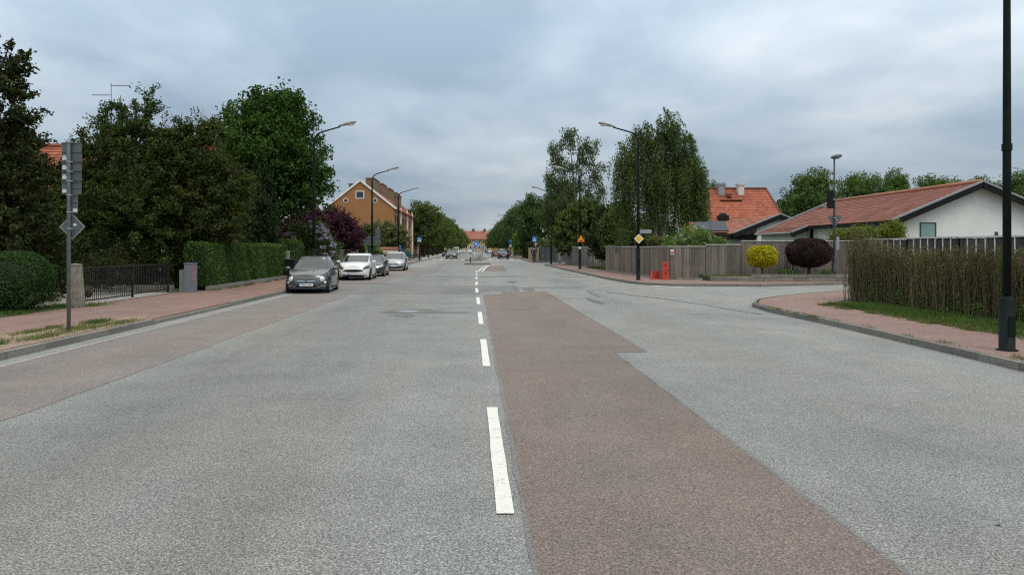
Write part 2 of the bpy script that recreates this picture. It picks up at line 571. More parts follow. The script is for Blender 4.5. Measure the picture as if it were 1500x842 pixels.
def crown(rng, blobs, nclump, per, cr, size, aspect=.6, shell=.45, spray=0., droop=0., bias=.5, flat=.75):
    """leaf clumps through the volume of a list of ellipsoids (x,y,z,rx,ry,rz)"""
    B = np.array(blobs, dtype=float)
    w = (B[:, 3] * B[:, 5]) ** .85
    idx = rng.choice(len(B), size=nclump, p=w / w.sum())
    d = unit(rng.normal(size=(nclump, 3)))
    fac = 1 - shell * rng.uniform(0, 1, size=(nclump, 1)) ** 1.6
    C = B[idx, :3] + d * B[idx, 3:6] * fac
    k = np.repeat(np.arange(nclump), per)
    scale = rng.uniform(.6, 1.35, size=(nclump, 1))[k]
    off = np.clip(rng.normal(size=(len(k), 3)), -1.55, 1.55) * cr * scale * np.array([1, 1, flat])
    if spray:
        o = d.copy(); o[:, 2] = o[:, 2] * .6 + .25
        o = unit(o)
        s = np.clip(rng.normal(size=(len(k), 1)), -1.6, 1.4) * spray * scale
        off = off * .45 + o[k] * s
    if droop:
        off[:, 2] -= droop * rng.uniform(0, 1, size=len(k)) ** 1.3
    P = C[k] + off
    up = np.zeros_like(P); up[:, 2] = .6
    out = unit(d[k] + up)
    al = None
    ab = 0
    if spray:
        al, ab = o[k], .55
    if droop:
        al = np.zeros_like(P); al[:, 2] = -1; ab = .55
    return leafquads(rng, P, out, size, aspect, bias, al, ab)


def limbs(mb, rng, H, r, blobs, lean=0., n=8, frac=.72, wob=.12):
    top = Vector((lean, 0, H * frac))
    pts, rad = [], []
    for i in range(7):
        t = i / 6
        pts.append(Vector((lean * t + wob * math.sin(3 * t + 1) * t, wob * math.cos(4 * t) * t, H * frac * t - (.15 if i == 0 else 0))))
        rad.append(r * (1.25 if i == 0 else 1) * (1 - .78 * t))
    mb.path(pts, rad, n)
    for b in blobs:
        c = Vector(b[:3])
        t0 = min(.9, max(.22, (c.z * .55) / (H * frac)))
        i = t0 * 6
        k = min(5, int(i))
        s = pts[k].lerp(pts[k + 1], i - k)
        mid = s.lerp(c, .5) + Vector((0, 0, .12 * (c - s).length))
        mb.path([s, mid, c, c + (c - mid) * .5], [r * (1 - .78 * t0) * .6, r * .3, r * .16, r * .05], 6)


def tree(name, label, cat, loc, H, r, blobs, mat, bark, seed, nclump, per, cr, size, group=None, lean=0., extra=None, branch=True, **kw):
    rng = np.random.default_rng(seed)
    t = empty(name, loc, label, cat, group)
    mb = MB()
    limbs(mb, rng, H, r, blobs if branch else blobs[:0], lean)
    mb.build('trunk', bark, t)
    quads('crown', crown(rng, blobs, nclump, per, cr, size, **kw), mat, t)
    if extra:
        extra(t, rng)
    return t


def dome(seed, R, z0, z1, n=12, k=.5, xy=.75, taper=.5):
    """irregular pile of blobs filling a crown between z0 and z1"""
    rn = random.Random(seed)
    out = [(0, 0, (z0 + z1) / 2, R * .62, R * .62, (z1 - z0) * .42)]
    for i in range(n):
        t = (i + .5) / n
        z = z0 + (z1 - z0) * (.12 + .76 * t)
        a = i * 2.4 + rn.uniform(-.4, .4)
        prof = math.sin(math.pi * (.18 + .72 * t)) * (1 - taper * max(0, t - .45))
        rad = R * xy * prof * rn.uniform(.7, 1.05)
        b = R * k * rn.uniform(.7, 1.15)
        out.append((rad * math.cos(a), rad * math.sin(a), z, b, b, b * .85))
    return out


def cone(seed, R, z0, z1, n=14, k=.42, top=.12, pw=.8):
    rn = random.Random(seed)
    out = []
    for i in range(n):
        t = (i + .5) / n
        z = z0 + (z1 - z0) * t * .97
        w = R * ((1 - t) ** pw + top)
        for j in range(2 if t > .75 else 3):
            a = i * 1.9 + j * 2.1 + rn.uniform(-.4, .4)
            b = max(.18, w * k * rn.uniform(.8, 1.2))
            d = max(0, w - b) * rn.uniform(.65, 1.0)
            out.append((d * math.cos(a), d * math.sin(a), z, b, b, b * 1.1 + .08))
    return out


def box_leaves(rng, n, s, size, rnd=.15, depth=.1, aspect=.6):
    """leaves over the skin of a clipped box hedge; s = full size, z from 0"""
    sx, sy, sz = s
    areas = np.array([sy * sz, sy * sz, sx * sz, sx * sz, sx * sy])
    f = rng.choice(5, size=n, p=areas / areas.sum())
    u, v = rng.uniform(-.5, .5, n), rng.uniform(-.5, .5, n)
    P = np.zeros((n, 3)); N = np.zeros((n, 3))
    for i, (ax, sg) in enumerate(((0, 1), (0, -1), (1, 1), (1, -1), (2, 1))):
        m = f == i
        N[m, ax] = sg
        o = [a for a in (0, 1, 2) if a != ax]
        P[m, ax] = sg * .5
        P[m, o[0]] = u[m]; P[m, o[1]] = v[m]
    P = P * np.array(s)
    h = np.array(s) / 2
    q = np.abs(P)
    e = np.maximum(q - (h - rnd), 0)
    ln = np.linalg.norm(e, axis=1)
    k = np.where(ln > rnd, rnd / np.maximum(ln, 1e-6), 1)[:, None]
    q = np.minimum(q, h - rnd) + e * k
    P = np.sign(P) * q
    wob = .035 * (np.sin(P[:, 1] * 2.3 + P[:, 2] * 1.7) + np.sin(P[:, 1] * 5.1 + 2 + P[:, 2] * 3.3) * .6)
    P += N * (wob[:, None] - depth * rng.uniform(0, 1, (n, 1)) ** 1.5) + rng.normal(size=(n, 3)) * size * .3
    P[:, 2] += sz / 2
    return leafquads(rng, P, N, size, aspect, .7)


def hedge(label, loc, s, n, size, mat, seed, rz=0, cat='hedge', name='clipped_hedge', rnd=.15):
    rng = np.random.default_rng(seed)
    t = empty(name, loc, label, cat, rz=rz)
    mb = MB(); mb.box((0, 0, s[2] / 2 - .05), (s[0] - .24, s[1] - .24, s[2] - .16))  # solid dark block inside the leaf shell, no modelled twigs
    mb.build('dark_core', M['foliage_core'], t)
    quads('foliage', box_leaves(rng, n, s, size, rnd), mat, t)
    return t


def ball_leaves(rng, n, r, size, depth=.18, pw=2.4):
    d = unit(rng.normal(size=(n, 3)))
    q = (np.abs(d) ** pw).sum(axis=1, keepdims=True) ** (-1 / pw)
    lump = 1 + .04 * np.sin(d[:, :1] * 7 + 1) * np.sin(d[:, 2:] * 6) + .03 * np.sin(d[:, 1:2] * 11)
    lump += .035 * np.sin(d[:, :1] * 3.1 + 2) * np.cos(d[:, 2:] * 2.7 + d[:, 1:2] * 2) + (rng.uniform(0, 1, (n, 1)) < .035) * rng.uniform(0, .11, (n, 1))
    P = d * q * np.array(r) * lump * (1 - depth * rng.uniform(0, 1, (n, 1)) ** 1.4)
    return leafquads(rng, P, d, size, .65, .6)


def grass(name, label, polyfn, n, h, mat, seed, w=.012, z=.1):
    """loose grass blades; polyfn(rng,n) gives x,y"""
    rng = np.random.default_rng(seed)
    xy = polyfn(rng, n)
    n = len(xy)
    P = np.concatenate([xy, np.full((n, 1), z)], axis=1)
    a = rng.uniform(0, 2 * math.pi, n)
    side = np.stack([np.cos(a), np.sin(a), np.zeros(n)], axis=1) * w / 2
    hh = h * rng.uniform(.35, 1.2, (n, 1))
    ln = rng.normal(size=(n, 3)) * hh * .35; ln[:, 2] = 0
    tip = P + np.array([0, 0, 1]) * hh + ln
    mid = P + np.array([0, 0, .55]) * hh + ln * .35
    V = np.stack([P - side, P + side, mid + side * .7 + (tip - mid) * .5, tip], axis=1)
    return tag(quads(name, V, mat), label, 'grass', kind='stuff')


# ------------------------------------------------------------------ camera, light, sky
cam = bpy.data.cameras.new('camera')
cam.sensor_width = 36
cam.lens = FOC / 1500 * 36
cam.shift_x = (750 - VX) / 1500
cam.shift_y = -(421 - VY) / 1500
cam.clip_end = 6000
co = bpy.data.objects.new('camera', cam)
COL.objects.link(co)
co.location = (0, 0, EYE)
co.rotation_euler = (R(90), 0, 0)
S.camera = co

SUN_EL, SUN_AZ = R(58), R(150)      # azimuth clockwise from +Y (the street direction)
sl = bpy.data.lights.new('sun', 'SUN')
sl.energy = 1.1
sl.angle = R(25)
sl.color = (1, .95, .87)
so = bpy.data.objects.new('sun', sl)
COL.objects.link(so)
sd = Vector((math.sin(SUN_AZ) * math.cos(SUN_EL), math.cos(SUN_AZ) * math.cos(SUN_EL), math.sin(SUN_EL)))
so.rotation_euler = sd.to_track_quat('Z', 'Y').to_euler()

wd = bpy.data.worlds.new('World')
S.world = wd
wd.use_nodes = True
wt = wd.node_tree
bg = wt.nodes['Background']
bg.inputs[1].default_value = .1


def wn(typ, **kw):
    nd = wt.nodes.new(typ)
    for k, v in kw.items():
        if k.startswith('i_'):
            key = k[2:]
            nd.inputs[int(key) if key.isdigit() else key].default_value = v
        else:
            setattr(nd, k, v)
    return nd


def wl(a, b):
    wt.links.new(a, b)


def wramp(fac, stops):
    r = wn('ShaderNodeValToRGB')
    e = r.color_ramp.elements
    while len(e) < len(stops):
        e.new(.5)
    for i, (p, c) in enumerate(stops):
        e[i].position = p; e[i].color = (*c, 1)
    wl(fac, r.inputs[0])
    return r.outputs[0]


def wmath(op, a, b=None, clamp=False):
    n = wn('ShaderNodeMath', operation=op, use_clamp=clamp)
    for i, v in enumerate((a, b)):
        if v is None: continue
        if isinstance(v, (int, float)): n.inputs[i].default_value = v
        else: wl(v, n.inputs[i])
    return n.outputs[0]


sky = wn('ShaderNodeTexSky', sky_type='NISHITA', sun_disc=False, sun_elevation=SUN_EL, sun_rotation=SUN_AZ)
tc = wn('ShaderNodeTexCoord')
sep = wn('ShaderNodeSeparateXYZ'); wl(tc.outputs['Generated'], sep.inputs[0])
zz = wmath('MAXIMUM', sep.outputs[2], 0)
den = wmath('ADD', zz, .19)
cx = wmath('DIVIDE', sep.outputs[0], den)
cy = wmath('DIVIDE', sep.outputs[1], den)
cmb = wn('ShaderNodeCombineXYZ'); wl(cx, cmb.inputs[0]); wl(cy, cmb.inputs[1])
mp = wn('ShaderNodeMapping'); mp.inputs['Scale'].default_value = (1.5, 1.2, 1); mp.inputs['Location'].default_value = (2.3, .6, 0)
wl(cmb.outputs[0], mp.inputs[0])
n1 = wn('ShaderNodeTexNoise', i_Scale=.52, i_Detail=4.0, i_Roughness=.48, i_Distortion=.25); wl(mp.outputs[0], n1.inputs['Vector'])
n2 = wn('ShaderNodeTexNoise', i_Scale=2.1, i_Detail=5.0, i_Roughness=.55, i_Distortion=.2); wl(mp.outputs[0], n2.inputs['Vector'])
nn = wmath('ADD', wmath('MULTIPLY', n1.outputs['Fac'], .76), wmath('MULTIPLY', n2.outputs['Fac'], .24))
clouds = wramp(nn, [(.38, (.24, .31, .385)), (.47, (.315, .388, .465)), (.56, (.405, .475, .535)), (.68, (.57, .62, .655))])
# overcast dome: about three times brighter overhead than at the skyline
grad = wmath('MULTIPLY_ADD', zz, 3.5); wt.nodes[-1].inputs[2].default_value = .82
CL = 10.0
tint = wn('ShaderNodeMix', data_type='RGBA', blend_type='MULTIPLY'); tint.inputs[0].default_value = 1
wl(clouds, tint.inputs[6]); wl(wramp(zz, [(.28, (1, 1, 1)), (.6, (1.06, .92, .76))]), tint.inputs[7])
mul = wn('ShaderNodeVectorMath', operation='SCALE'); wl(tint.outputs[2], mul.inputs[0]); wl(wmath('MULTIPLY', grad, CL), mul.inputs['Scale'])
mx = wn('ShaderNodeMix', data_type='RGBA'); mx.inputs[0].default_value = .93
wl(sky.outputs[0], mx.inputs[6]); wl(mul.outputs[0], mx.inputs[7])
wl(mx.outputs[2], bg.inputs[0])

S.view_settings.view_transform = 'Standard'
S.view_settings.look = 'None'
S.view_settings.exposure = 0
S.view_settings.gamma = 1
S.render.engine = 'CYCLES'
S.cycles.use_denoising = False
S.cycles.filter_width = 1.2
S.cycles.max_bounces = 6
S.cycles.diffuse_bounces = 3
S.cycles.glossy_bounces = 3
S.cycles.transmission_bounces = 2
S.cycles.sample_clamp_indirect = 8

# ------------------------------------------------------------------ setting: ground, road, pavements
def structure(o):
    o['kind'] = 'structure'
    return o


structure(MB().sheet([(-1800, -120), (1800, -120), (1800, 3200), (-1800, 3200)], -.06).build('ground', M['ground']))
structure(MB().sheet([(-8, -15), (80, -15), (80, 520), (-8, 520)], 0).build('road', M['road']))


def sheet(name, poly, z, mat):
    return structure(MB().sheet(poly, z).build(name, mat, tri=True))


def rough_edge(a, b, n, amp, seed):
    rn = random.Random(seed)
    return [(a[0] + (b[0] - a[0]) * i / n + rn.uniform(-amp, amp), a[1] + (b[1] - a[1]) * i / n) for i in range(n + 1)]


# red lanes
sheet('red_road_strip', rough_edge((-6.43, -12), (-6.41, 26), 2, 0, 1) + [(-4.5, 26)] + rough_edge((-4.36, 25.6), (-4.44, -12), 90, .02, 2), .004, M['redroad2'])
sheet('red_road_strip', [(-7.03, 31), (-4.4, 31)] + rough_edge((-4.45, 32), (-3.9, 62), 20, .03, 4) + [(-6.8, 62), (-6.8, 52), (-7.02, 48)], .004, M['redroad2'])
sheet('red_road_strip', [(.34, -12), (2.12, -12), (2.11, 11.35), (2.64, 11.45)] + rough_edge((2.63, 12), (2.56, 27), 20, .015, 5) + [(2.55, 27.4), (.95, 27.4), (.9, 25.7)] + rough_edge((.25, 25.6), (.34, -12), 80, .012, 6), .004, M['redroad'])
sheet('red_road_strip', [(.45, 52), (2.15, 52), (2.5, 68), (1.1, 68)], .004, M['redroad'])
# smoother grey band across and tar repairs
sheet('road_patch', [(-6.7, 26.1), (-.1, 26.2), (.15, 26.0), (.2, 27.6), (1.45, 27.7), (1.5, 32), (-4.3, 31.6), (-7.0, 31)], .003, M['greypatch'])
sheet('road_patch', [(-3.6, 41), (3.0, 41.4), (3.2, 43), (-3.6, 42.6)], .003, M['greypatch'])
sheet('road_patch', [(-4.4, 62), (-2.9, 62), (-2.6, 50), (-3.6, 44), (-4.1, 47)], .003, M['greypatch'])


def blotch(cx, cy, rx, ry, seed, mat, z=.006, n=26, name='road_patch'):
    rn = random.Random(seed)
    p = [rn.uniform(0, 6.28) for _ in range(3)]
    poly = []
    for i in range(n):
        a = 2 * math.pi * i / n
        k = 1 + .16 * math.sin(2 * a + p[0]) + .12 * math.sin(3 * a + p[1]) + .08 * math.sin(7 * a + p[2]) + rn.uniform(-.05, .05)
        poly.append((cx + rx * k * math.cos(a), cy + ry * k * math.sin(a)))
    sheet(name, poly, z, mat)


blotch(-1.62, 18.9, .62, .8, 3, M['darkpatch'], .0045)
blotch(-.85, 18.5, .55, .2, 4, M['darkpatch'], .0055)
blotch(-1.75, 17.7, .3, .35, 5, M['darkpatch'], .0062)
blotch(2.05, 28.9, .28, .9, 6, M['tar'])
blotch(2.9, 30.2, 1.2, .18, 7, M['tar'])
blotch(1.7, 35.4, .2, 1.2, 8, M['tar'])
blotch(1.2, 19.6, .16, .35, 9, M['greypatch'])
blotch(1.75, 19.2, .12, 1.0, 10, M['greypatch'])
blotch(3.6, 22.6, .12, 1.4, 11, M['tar'])
blotch(-5.2, 33.6, 1.2, .3, 12, M['tar'])
blotch(5.6, 41.6, .7, .3, 13, M['tar'])
blotch(3.02, 4.28, .018, .012, 14, M['tar'], .006, 10)


def ribbon(name, pts, w, mat, z, seed=1, jag=.25):
    rn = random.Random(seed)
    l, r_ = [], []
    for i, p in enumerate(pts):
        a = Vector(pts[max(0, i - 1)]); b = Vector(pts[min(len(pts) - 1, i + 1)])
        d = (b - a).normalized(); nrm = Vector((-d.y, d.x))
        ww = w / 2 * (1 + rn.uniform(-jag, jag))
        l.append(tuple(Vector(p) + nrm * ww)); r_.append(tuple(Vector(p) - nrm * ww))
    mb = MB()
    n = len(pts)
    mb.add([(x, y, z) for x, y in l + r_], [(n + i, n + i + 1, i + 1, i) for i in range(n - 1)])
    return structure(mb.build(name, mat))


def wiggle(a, b, n, amp, seed):
    rn = random.Random(seed)
    return [(a[0] + (b[0] - a[0]) * i / n + rn.uniform(-amp, amp), a[1] + (b[1] - a[1]) * i / n + rn.uniform(-amp, amp)) for i in range(n + 1)]


ribbon('road_crack', wiggle((4.75, 27.2), (6.2, 22.6), 10, .06, 2), .13, M['tar'], .006)
ribbon('road_crack', wiggle((4.2, 27.8), (4.0, 24.2), 8, .05, 3), .07, M['tar'], .006)
ribbon('road_crack', wiggle((6.2, 22.6), (6.9, 18), 9, .04, 4), .05, M['greypatch'], .0072)
ribbon('road_crack', wiggle((1.5, 27.9), (1.6, 31.9), 8, .1, 5), .16, M['tar'], .0065)
ribbon('road_crack', wiggle((5.2, 48), (6.1, 43.5), 8, .15, 6), .14, M['tar'], .006)
ribbon('road_seam', [(-6.42, -12), (-6.42, 0), (-6.42, 12), (-6.4, 25.9)], .06, M['seam'], .008, 2, .1)

ribbon('road_seam', wiggle((2.13, -12), (2.12, 11.3), 50, .01, 21), .03, M['greypatch'], .0052, 4, .5)
ribbon('road_seam', wiggle((2.64, 11.5), (2.57, 27.2), 40, .01, 22), .03, M['greypatch'], .0052, 5, .5)
ribbon('road_seam', wiggle((.24, 25.5), (.33, -12), 80, .012, 23), .03, M['greypatch'], .0052, 6, .5)

# painted markings
rn = random.Random(3)
mb = MB()


def dash(x0, y0, x1, y1, w=.105):
    n = 8
    l, r_ = [], []
    for i in range(n + 1):
        t = i / n
        x, y = x0 + (x1 - x0) * t, y0 + (y1 - y0) * t
        l.append((x - w / 2 + rn.uniform(-.003, .003), y)); r_.append((x + w / 2 + rn.uniform(-.003, .003), y))
    mb.add([(x, y, .009) for x, y in l + r_], [(n + 1 + i, n + 2 + i, i + 1, i) for i in range(n)])


for k in range(9):
    y = 4.45 + 5.57 * k
    if k >= 6: y += .8
    xa = .205 - .0068 * y if y < 30 else 0.0
    dash(xa, y, xa - .02 if y < 30 else .0, y + 2.98)
for off in (0, .28):
    dash(.15 + off, 52, .42 + off, 60, .11); dash(.42 + off, 60, 1.0 + off * .7, 70, .11)
for k in range(-6, 7):
    if abs(k) > 1:
        mb.sheet([(k - .25, 104), (k + .25, 104), (k + .25, 108), (k - .25, 108)], .009)
mb.sheet([(7.25, 31.7), (7.45, 31.4), (8.4, 30.3), (8.55, 30.45), (7.7, 31.6)], .009)
structure(mb.build('road_markings', M['paint']))

# pavements (raised slabs) and kerbs
def slab(name, poly, mat, z0=-.05, z1=.1):
    return structure(MB().prism(poly, z0, z1).build(name, mat, tri=True))


slab('pavement', [(-10.3, -15), (-6.92, -15), (-6.92, 27.5), (-7.14, 31), (-7.14, 48), (-6.92, 52), (-6.92, 95), (-10.3, 95)], M['pave'])
slab('pavement', [(-10.3, 95), (-6.92, 95), (-6.92, 520), (-10.3, 520)], M['palepave'])
KR1 = [(7.0, -15), (7.08, 5), (7.17, 9.7), (7.34, 13.2), (7.43, 16), (7.4, 18.6), (7.62, 20.3), (8.3, 21.9), (9.9, 23.9), (12.8, 26.2), (20, 30.6), (40, 42.5), (75, 63)]
slab('pavement', [(x + .1, y - .03) for x, y in KR1] + [(79, 60), (79, -15)], M['pave'])
KR2 = [(75, 69.5), (40, 47), (24, 36.8), (16.5, 32.8), (11.9, 31.05), (8.3, 31.4), (7.5, 32.3), (7.1, 33.9), (6.8, 38), (6.6, 52.5), (6.55, 70.5), (6.9, 71.8), (8, 72.4), (75, 72.6)]
slab('pavement', [(79, 72.4), (79, 70)] + [(x + .05, y + .08) for x, y in KR2[:5]] + [(8.35, 31.5), (7.6, 32.4), (7.2, 34), (6.9, 38), (6.7, 52.5), (6.65, 70.4), (7, 71.7), (8, 72.3)], M['pave'])
KR3 = [(75, 84), (8.4, 84.1), (7.0, 84.6), (6.5, 86), (6.45, 520)]
slab('pavement', [(79, 84.1), (79, 520), (6.55, 520), (6.6, 86), (7.05, 84.7), (8.4, 84.2)], M['pave'])


def kerb(pts, name='kerb', hfn=None, w=.13, stone=1.0, seed=1, far=90):
    rn = random.Random(seed)
    mb = MB()
    for a, b in zip(pts[:-1], pts[1:]):
        a, b = Vector(a), Vector(b)
        L = (b - a).length
        n = max(1, round(L / (stone if min(a.y, b.y) < far else 12)))
        for i in range(n):
            p, q = a.lerp(b, i / n), a.lerp(b, (i + 1) / n)
            h = .125 if hfn is None else hfn((p.y + q.y) / 2)
            h += rn.uniform(-.005, .003)
            d = (q - p).normalized() * .006
            mb.beam((p.x + d.x, p.y + d.y, h / 2 - .05), (q.x - d.x, q.y - d.y, h / 2 - .05), w + rn.uniform(-.008, .008), h + .1)
    return structure(mb.build(name, M['kerb']))


kerb([(-6.86, -12), (-6.86, 27.5), (-7.08, 31), (-7.08, 48), (-6.86, 52), (-6.86, 90), (-6.86, 515)], hfn=lambda y: .07 if 15.8 < y < 20.5 else .108, w=.11, seed=2)
kerb(KR1, hfn=lambda y: .106, w=.09, seed=3); kerb(KR2, hfn=lambda y: .108, w=.09, seed=4); kerb(KR3, seed=5)

# ground behind the pavements
sheet('verge', [(-8.3, 8), (-7.0, 8), (-7.0, 15.4), (-7.3, 16.6), (-7.9, 15.5), (-8.3, 12.5)], .106, M['soil'])
slab('lawn', [(-120, -15), (-10.3, -15), (-10.3, 520), (-120, 520)], M['lawn'], -.05, .11)
sheet('driveway', [(-20, 18.6), (-10.25, 18.8), (-10.25, 24.9), (-20, 25)], .118, M['palepave'])
sheet('lawn', [(9.0, 8), (10.4, 7), (78, 7), (78, 58), (20, 28.6), (11.2, 22.1), (10.4, 21.2), (9.5, 19.5), (9.25, 17)], .107, M['lawn'])
sheet('lawn', [(9.5, 36.4), (17, 35.2), (30, 41.2), (78, 72), (10.6, 72), (10.6, 60.6), (9.4, 60), (8.7, 64), (8.6, 71), (8.4, 71.5), (8.7, 50)], .107, M['lawn'])
sheet('verge', [(8.75, 50.2), (9.5, 50.2), (10.4, 60), (9.5, 60)], .112, M['lawn'])
sheet('lawn', [(7.9, 86.5), (78, 86.5), (78, 518), (10, 518), (9, 200)], .107, M['lawn'])

# grass
def in_rect(x0, x1, y0, y1):
    return lambda rng, n: np.stack([rng.uniform(x0, x1, n), rng.uniform(y0, y1, n)], axis=1)


def patches(x0, x1, y0, y1, k, r, seed, el=2.2):
    def fn(rng, n):
        c = np.stack([rng.uniform(x0, x1, k), rng.uniform(y0, y1, k)], axis=1)
        i = rng.integers(0, k, n)
        return c[i] + rng.normal(size=(n, 2)) * np.array([r, r * el]) * rng.uniform(.3, 1, (k, 1))[i]
    return fn


grass('verge_grass', 'sparse grass tufts along the kerb by the sign post', patches(-8.0, -7.15, 10.2, 15.6, 16, .14, 1, 3), 6500, .06, M['drygrass'], 5, .010, .103)
grass('hedge_foot_grass', 'tufts of grass at the foot of the round hedge', patches(-11.4, -10.0, 16.2, 19.3, 9, .22, 2, 1.6), 3500, .10, M['grass'], 6, .010, .105)
grass('roadside_grass', 'green grass strip in front of the twig hedge',
      lambda rng, n: np.stack([rng.uniform(0, 1, n) ** 1.0 * 1.55 + 9.3, rng.uniform(8.5, 19.9, n)], axis=1), 30000, .085, M['grass'], 7, .012, .105)
grass('roadside_grass_edge', 'ragged grass edge on the red pavement by the hedge', patches(9.0, 9.5, 11, 19.5, 26, .12, 4, 2.5), 5000, .07, M['drygrass'], 8, .010, .103)
grass('planter_grass', 'grass growing in the stone planter', in_rect(10.9, 17.2, 34.15, 35.3), 3500, .06, M['drygrass'], 9, .015, .34)
grass('fence_foot_grass', 'grass patch by the grey gate', in_rect(8.8, 9.9, 51, 59), 4000, .12, M['grass'], 10, .03, .11)

grass('kerb_weeds', 'sparse weeds along the kerb beneath the twig hedge corner', patches(7.3, 7.5, 8, 19, 22, .04, 14, 5), 900, .05, M['drygrass'], 14, .009, .103)
grass('wall_weeds', 'weeds along the stone edging under the long hedge', patches(-9.42, -9.3, 26, 37, 26, .05, 15, 4), 1500, .07, M['drygrass'], 15, .012, .103)
mc = empty('manhole_cover', (-1.75, 18.8, 0), 'round iron manhole cover in a dark tar patch of the road', 'manhole cover')
MB().lathe([(0, .012), (.29, .012), (.29, .002)], 24).build('lid', M['gutter'], mc)
MB().lathe([(.30, .009), (.31, .013), (.37, .013), (.37, .002)], 24).build('frame', M['concrete'], mc)

# ------------------------------------------------------------------ trees, hedges and shrubs: houses' side with the parked cars
def shift(bl, dx=0, dy=0, dz=0):
    return [(b[0] + dx, b[1] + dy, b[2] + dz, *b[3:]) for b in bl]


tree('evergreen_tree', 'tall dark ragged evergreen cut off by the edge of the photo, above the round hedge', 'tree', (-14.3, 21, .1), 8, .2,
     cone(11, 2.7, .6, 7.9, 12, .5, .2, .62), M['leaf_dark'], M['bark'], 101, 1500, 80, .19, .12, spray=.16, aspect=.55)
tree('yew_tree', 'wide olive brown yew with ragged pointed tops behind the sign post', 'tree', (-13.3, 28, .1), 7.2, .2,
     cone(12, 2.9, .7, 5.9, 9, .42, .22, .6) + [(-.75, 0, 5.9, .45, .5, .75), (-.25, .1, 6.2, .42, .5, .8), (.85, 0, 6.3, .36, .4, .95), (.3, .1, 5.8, .6, .6, .7), (-1.4, 0, 4.9, .6, .6, .8), (1.5, 0, 5.0, .55, .5, .75), (-1.2, -.2, 2.2, 1.4, 1.2, 1.2), (-.9, 0, 5.1, 1, .9, 1), (.9, 0, 5.1, 1, .9, 1), (2.0, .3, 4.5, 1.0, .9, 1.1), (-2.0, 0, 3.9, .9, .8, 1.0), (2.7, .5, 3.6, 1, .9, 1.2), (-.2, .1, 6.75, .26, .26, .7), (.9, 0, 6.9, .25, .25, .75), (.4, 0, 6.5, .3, .3, .6), (-.8, 0, 6.5, .25, .25, .6), (-1.6, 0, 5.6, .3, .3, .6), (1.6, 0, 5.9, .3, .3, .5)],
     M['leaf_yew'], M['bark_red'], 102, 1500, 74, .21, .115, spray=.24, aspect=.45, shell=.6)
tree('yew_tree', 'brown green yew on a bare reddish trunk beside the grey cabinet', 'tree', (-11.45, 28.4, .1), 6.2, .16,
     [(0, 0, 3.4, 1.5, 1.4, 1.3), (-.6, 0, 4.6, 1.2, 1.1, 1.0), (.5, .1, 4.4, 1.2, 1.1, 1.1), (.35, 0, 5.5, .6, .6, .7), (1.0, 0, 5.7, .45, .4, .5), (-.5, 0, 5.5, .6, .6, .6), (1.3, 0, 3.1, 1.1, 1.0, 1.2), (1.95, 0, 2.5, .7, .7, .8), (-1.4, 0, 3.2, 1.2, 1.1, 1.1), (1.35, 0, 4.7, .6, .6, .6), (1.7, .3, 3.9, .9, .8, 1.0), (1.05, 0, 6.1, .22, .22, .35), (1.35, 0, 6.3, .16, .16, .25), (.1, 0, 6.2, .25, .25, .4)],
     M['leaf_yew2'], M['bark_red'], 103, 1050, 74, .21, .115, spray=.26, aspect=.45, shell=.6)
tree('yew_bush', 'dark yew bush filling the garden behind the black gate', 'tree', (-13.5, 29.6, .1), 4.4, .14,
     [(0, 0, 1.4, 1.8, 1.1, 1.3), (-1.8, 0, 1.5, 1.6, 1.1, 1.4), (2.0, .4, 1.4, 1.6, 1.1, 1.2), (-1.2, 0, 3, 1.4, 1, 1.2)],
     M['leaf_dark'], M['bark_red'], 104, 700, 66, .22, .12, spray=.2, aspect=.5)
tree('yew_tree', 'very dark yew between the roof and the back of the road sign stack', 'tree', (-16.2, 29, .1), 5.2, .16,
     [(0, 0, 2.2, 1.6, 1.3, 1.9), (-1.5, 0, 2.4, 1.4, 1.2, 1.9), (1.2, 0, 2.3, 1.3, 1.2, 1.6), (.2, 0, 4.1, .9, .9, .8), (-1.6, 0, 4.6, 1, 1, .9)],
     M['leaf_dark'], M['bark_red'], 109, 700, 66, .22, .12, spray=.2, aspect=.5)
tree('garden_shrub', 'dark leafy shrub between the round hedge and the concrete gate post', 'shrub', (-12.6, 22.4, .1), 2, .05,
     [(0, 0, .9, .9, .8, .9), (-1.1, .3, 1.2, .9, .8, 1.1), (.7, 1.6, .8, .7, .7, .8)], M['leaf_dark'], M['bark'], 105, 160, 55, .16, .075)


def white_flowers(n, blobs, size, mat='flower_white'):
    def fn(t, rng):
        quads('blossoms', crown(rng, blobs, n, 14, .06, size, shell=.12, bias=1.2), M[mat], t)
    return fn


bl = [(0, 0, 1.1, .9, .8, .8), (.9, .2, 1.0, .8, .7, .8), (-.6, 0, 1.5, .6, .5, .5)]
tree('flowering_shrub', 'white flowering shrub behind the black gate', 'shrub', (-12.9, 26.4, .1), 2, .05, bl,
     M['leaf_dark'], M['bark'], 106, 170, 50, .15, .075, extra=white_flowers(18, bl, .055))
tree('maple_tree', 'big dense bright green broadleaf tree, tallest behind the long hedge', 'tree', (-11.6, 42, .1), 10.2, .28,
     dome(13, 3.35, 4.3, 10.5, 17, .42, .74, 1.0) + [(0, 0, 9.6, .95, .95, .8), (-.7, 0, 8.9, 1, 1, .8), (.8, 0, 8.7, 1, 1, .9), (2.0, 0, 5.6, 1.2, 1.3, 1.2), (-1.6, 0, 4.0, 1.4, 1.3, 1.4), (2.3, 0, 4.7, 1.1, 1.1, 1.1), (.9, -.4, 4.1, 1.1, 1, .9)],
     M['leaf_maple'], M['bark'], 107, 980, 50, .27, .165, aspect=.85, bias=.8)
rng = np.random.default_rng(108)
cy = empty('cypress_tree', (-11.15, 38.6, .1), 'narrow dark cypress in front of the big green broadleaf tree', 'tree')
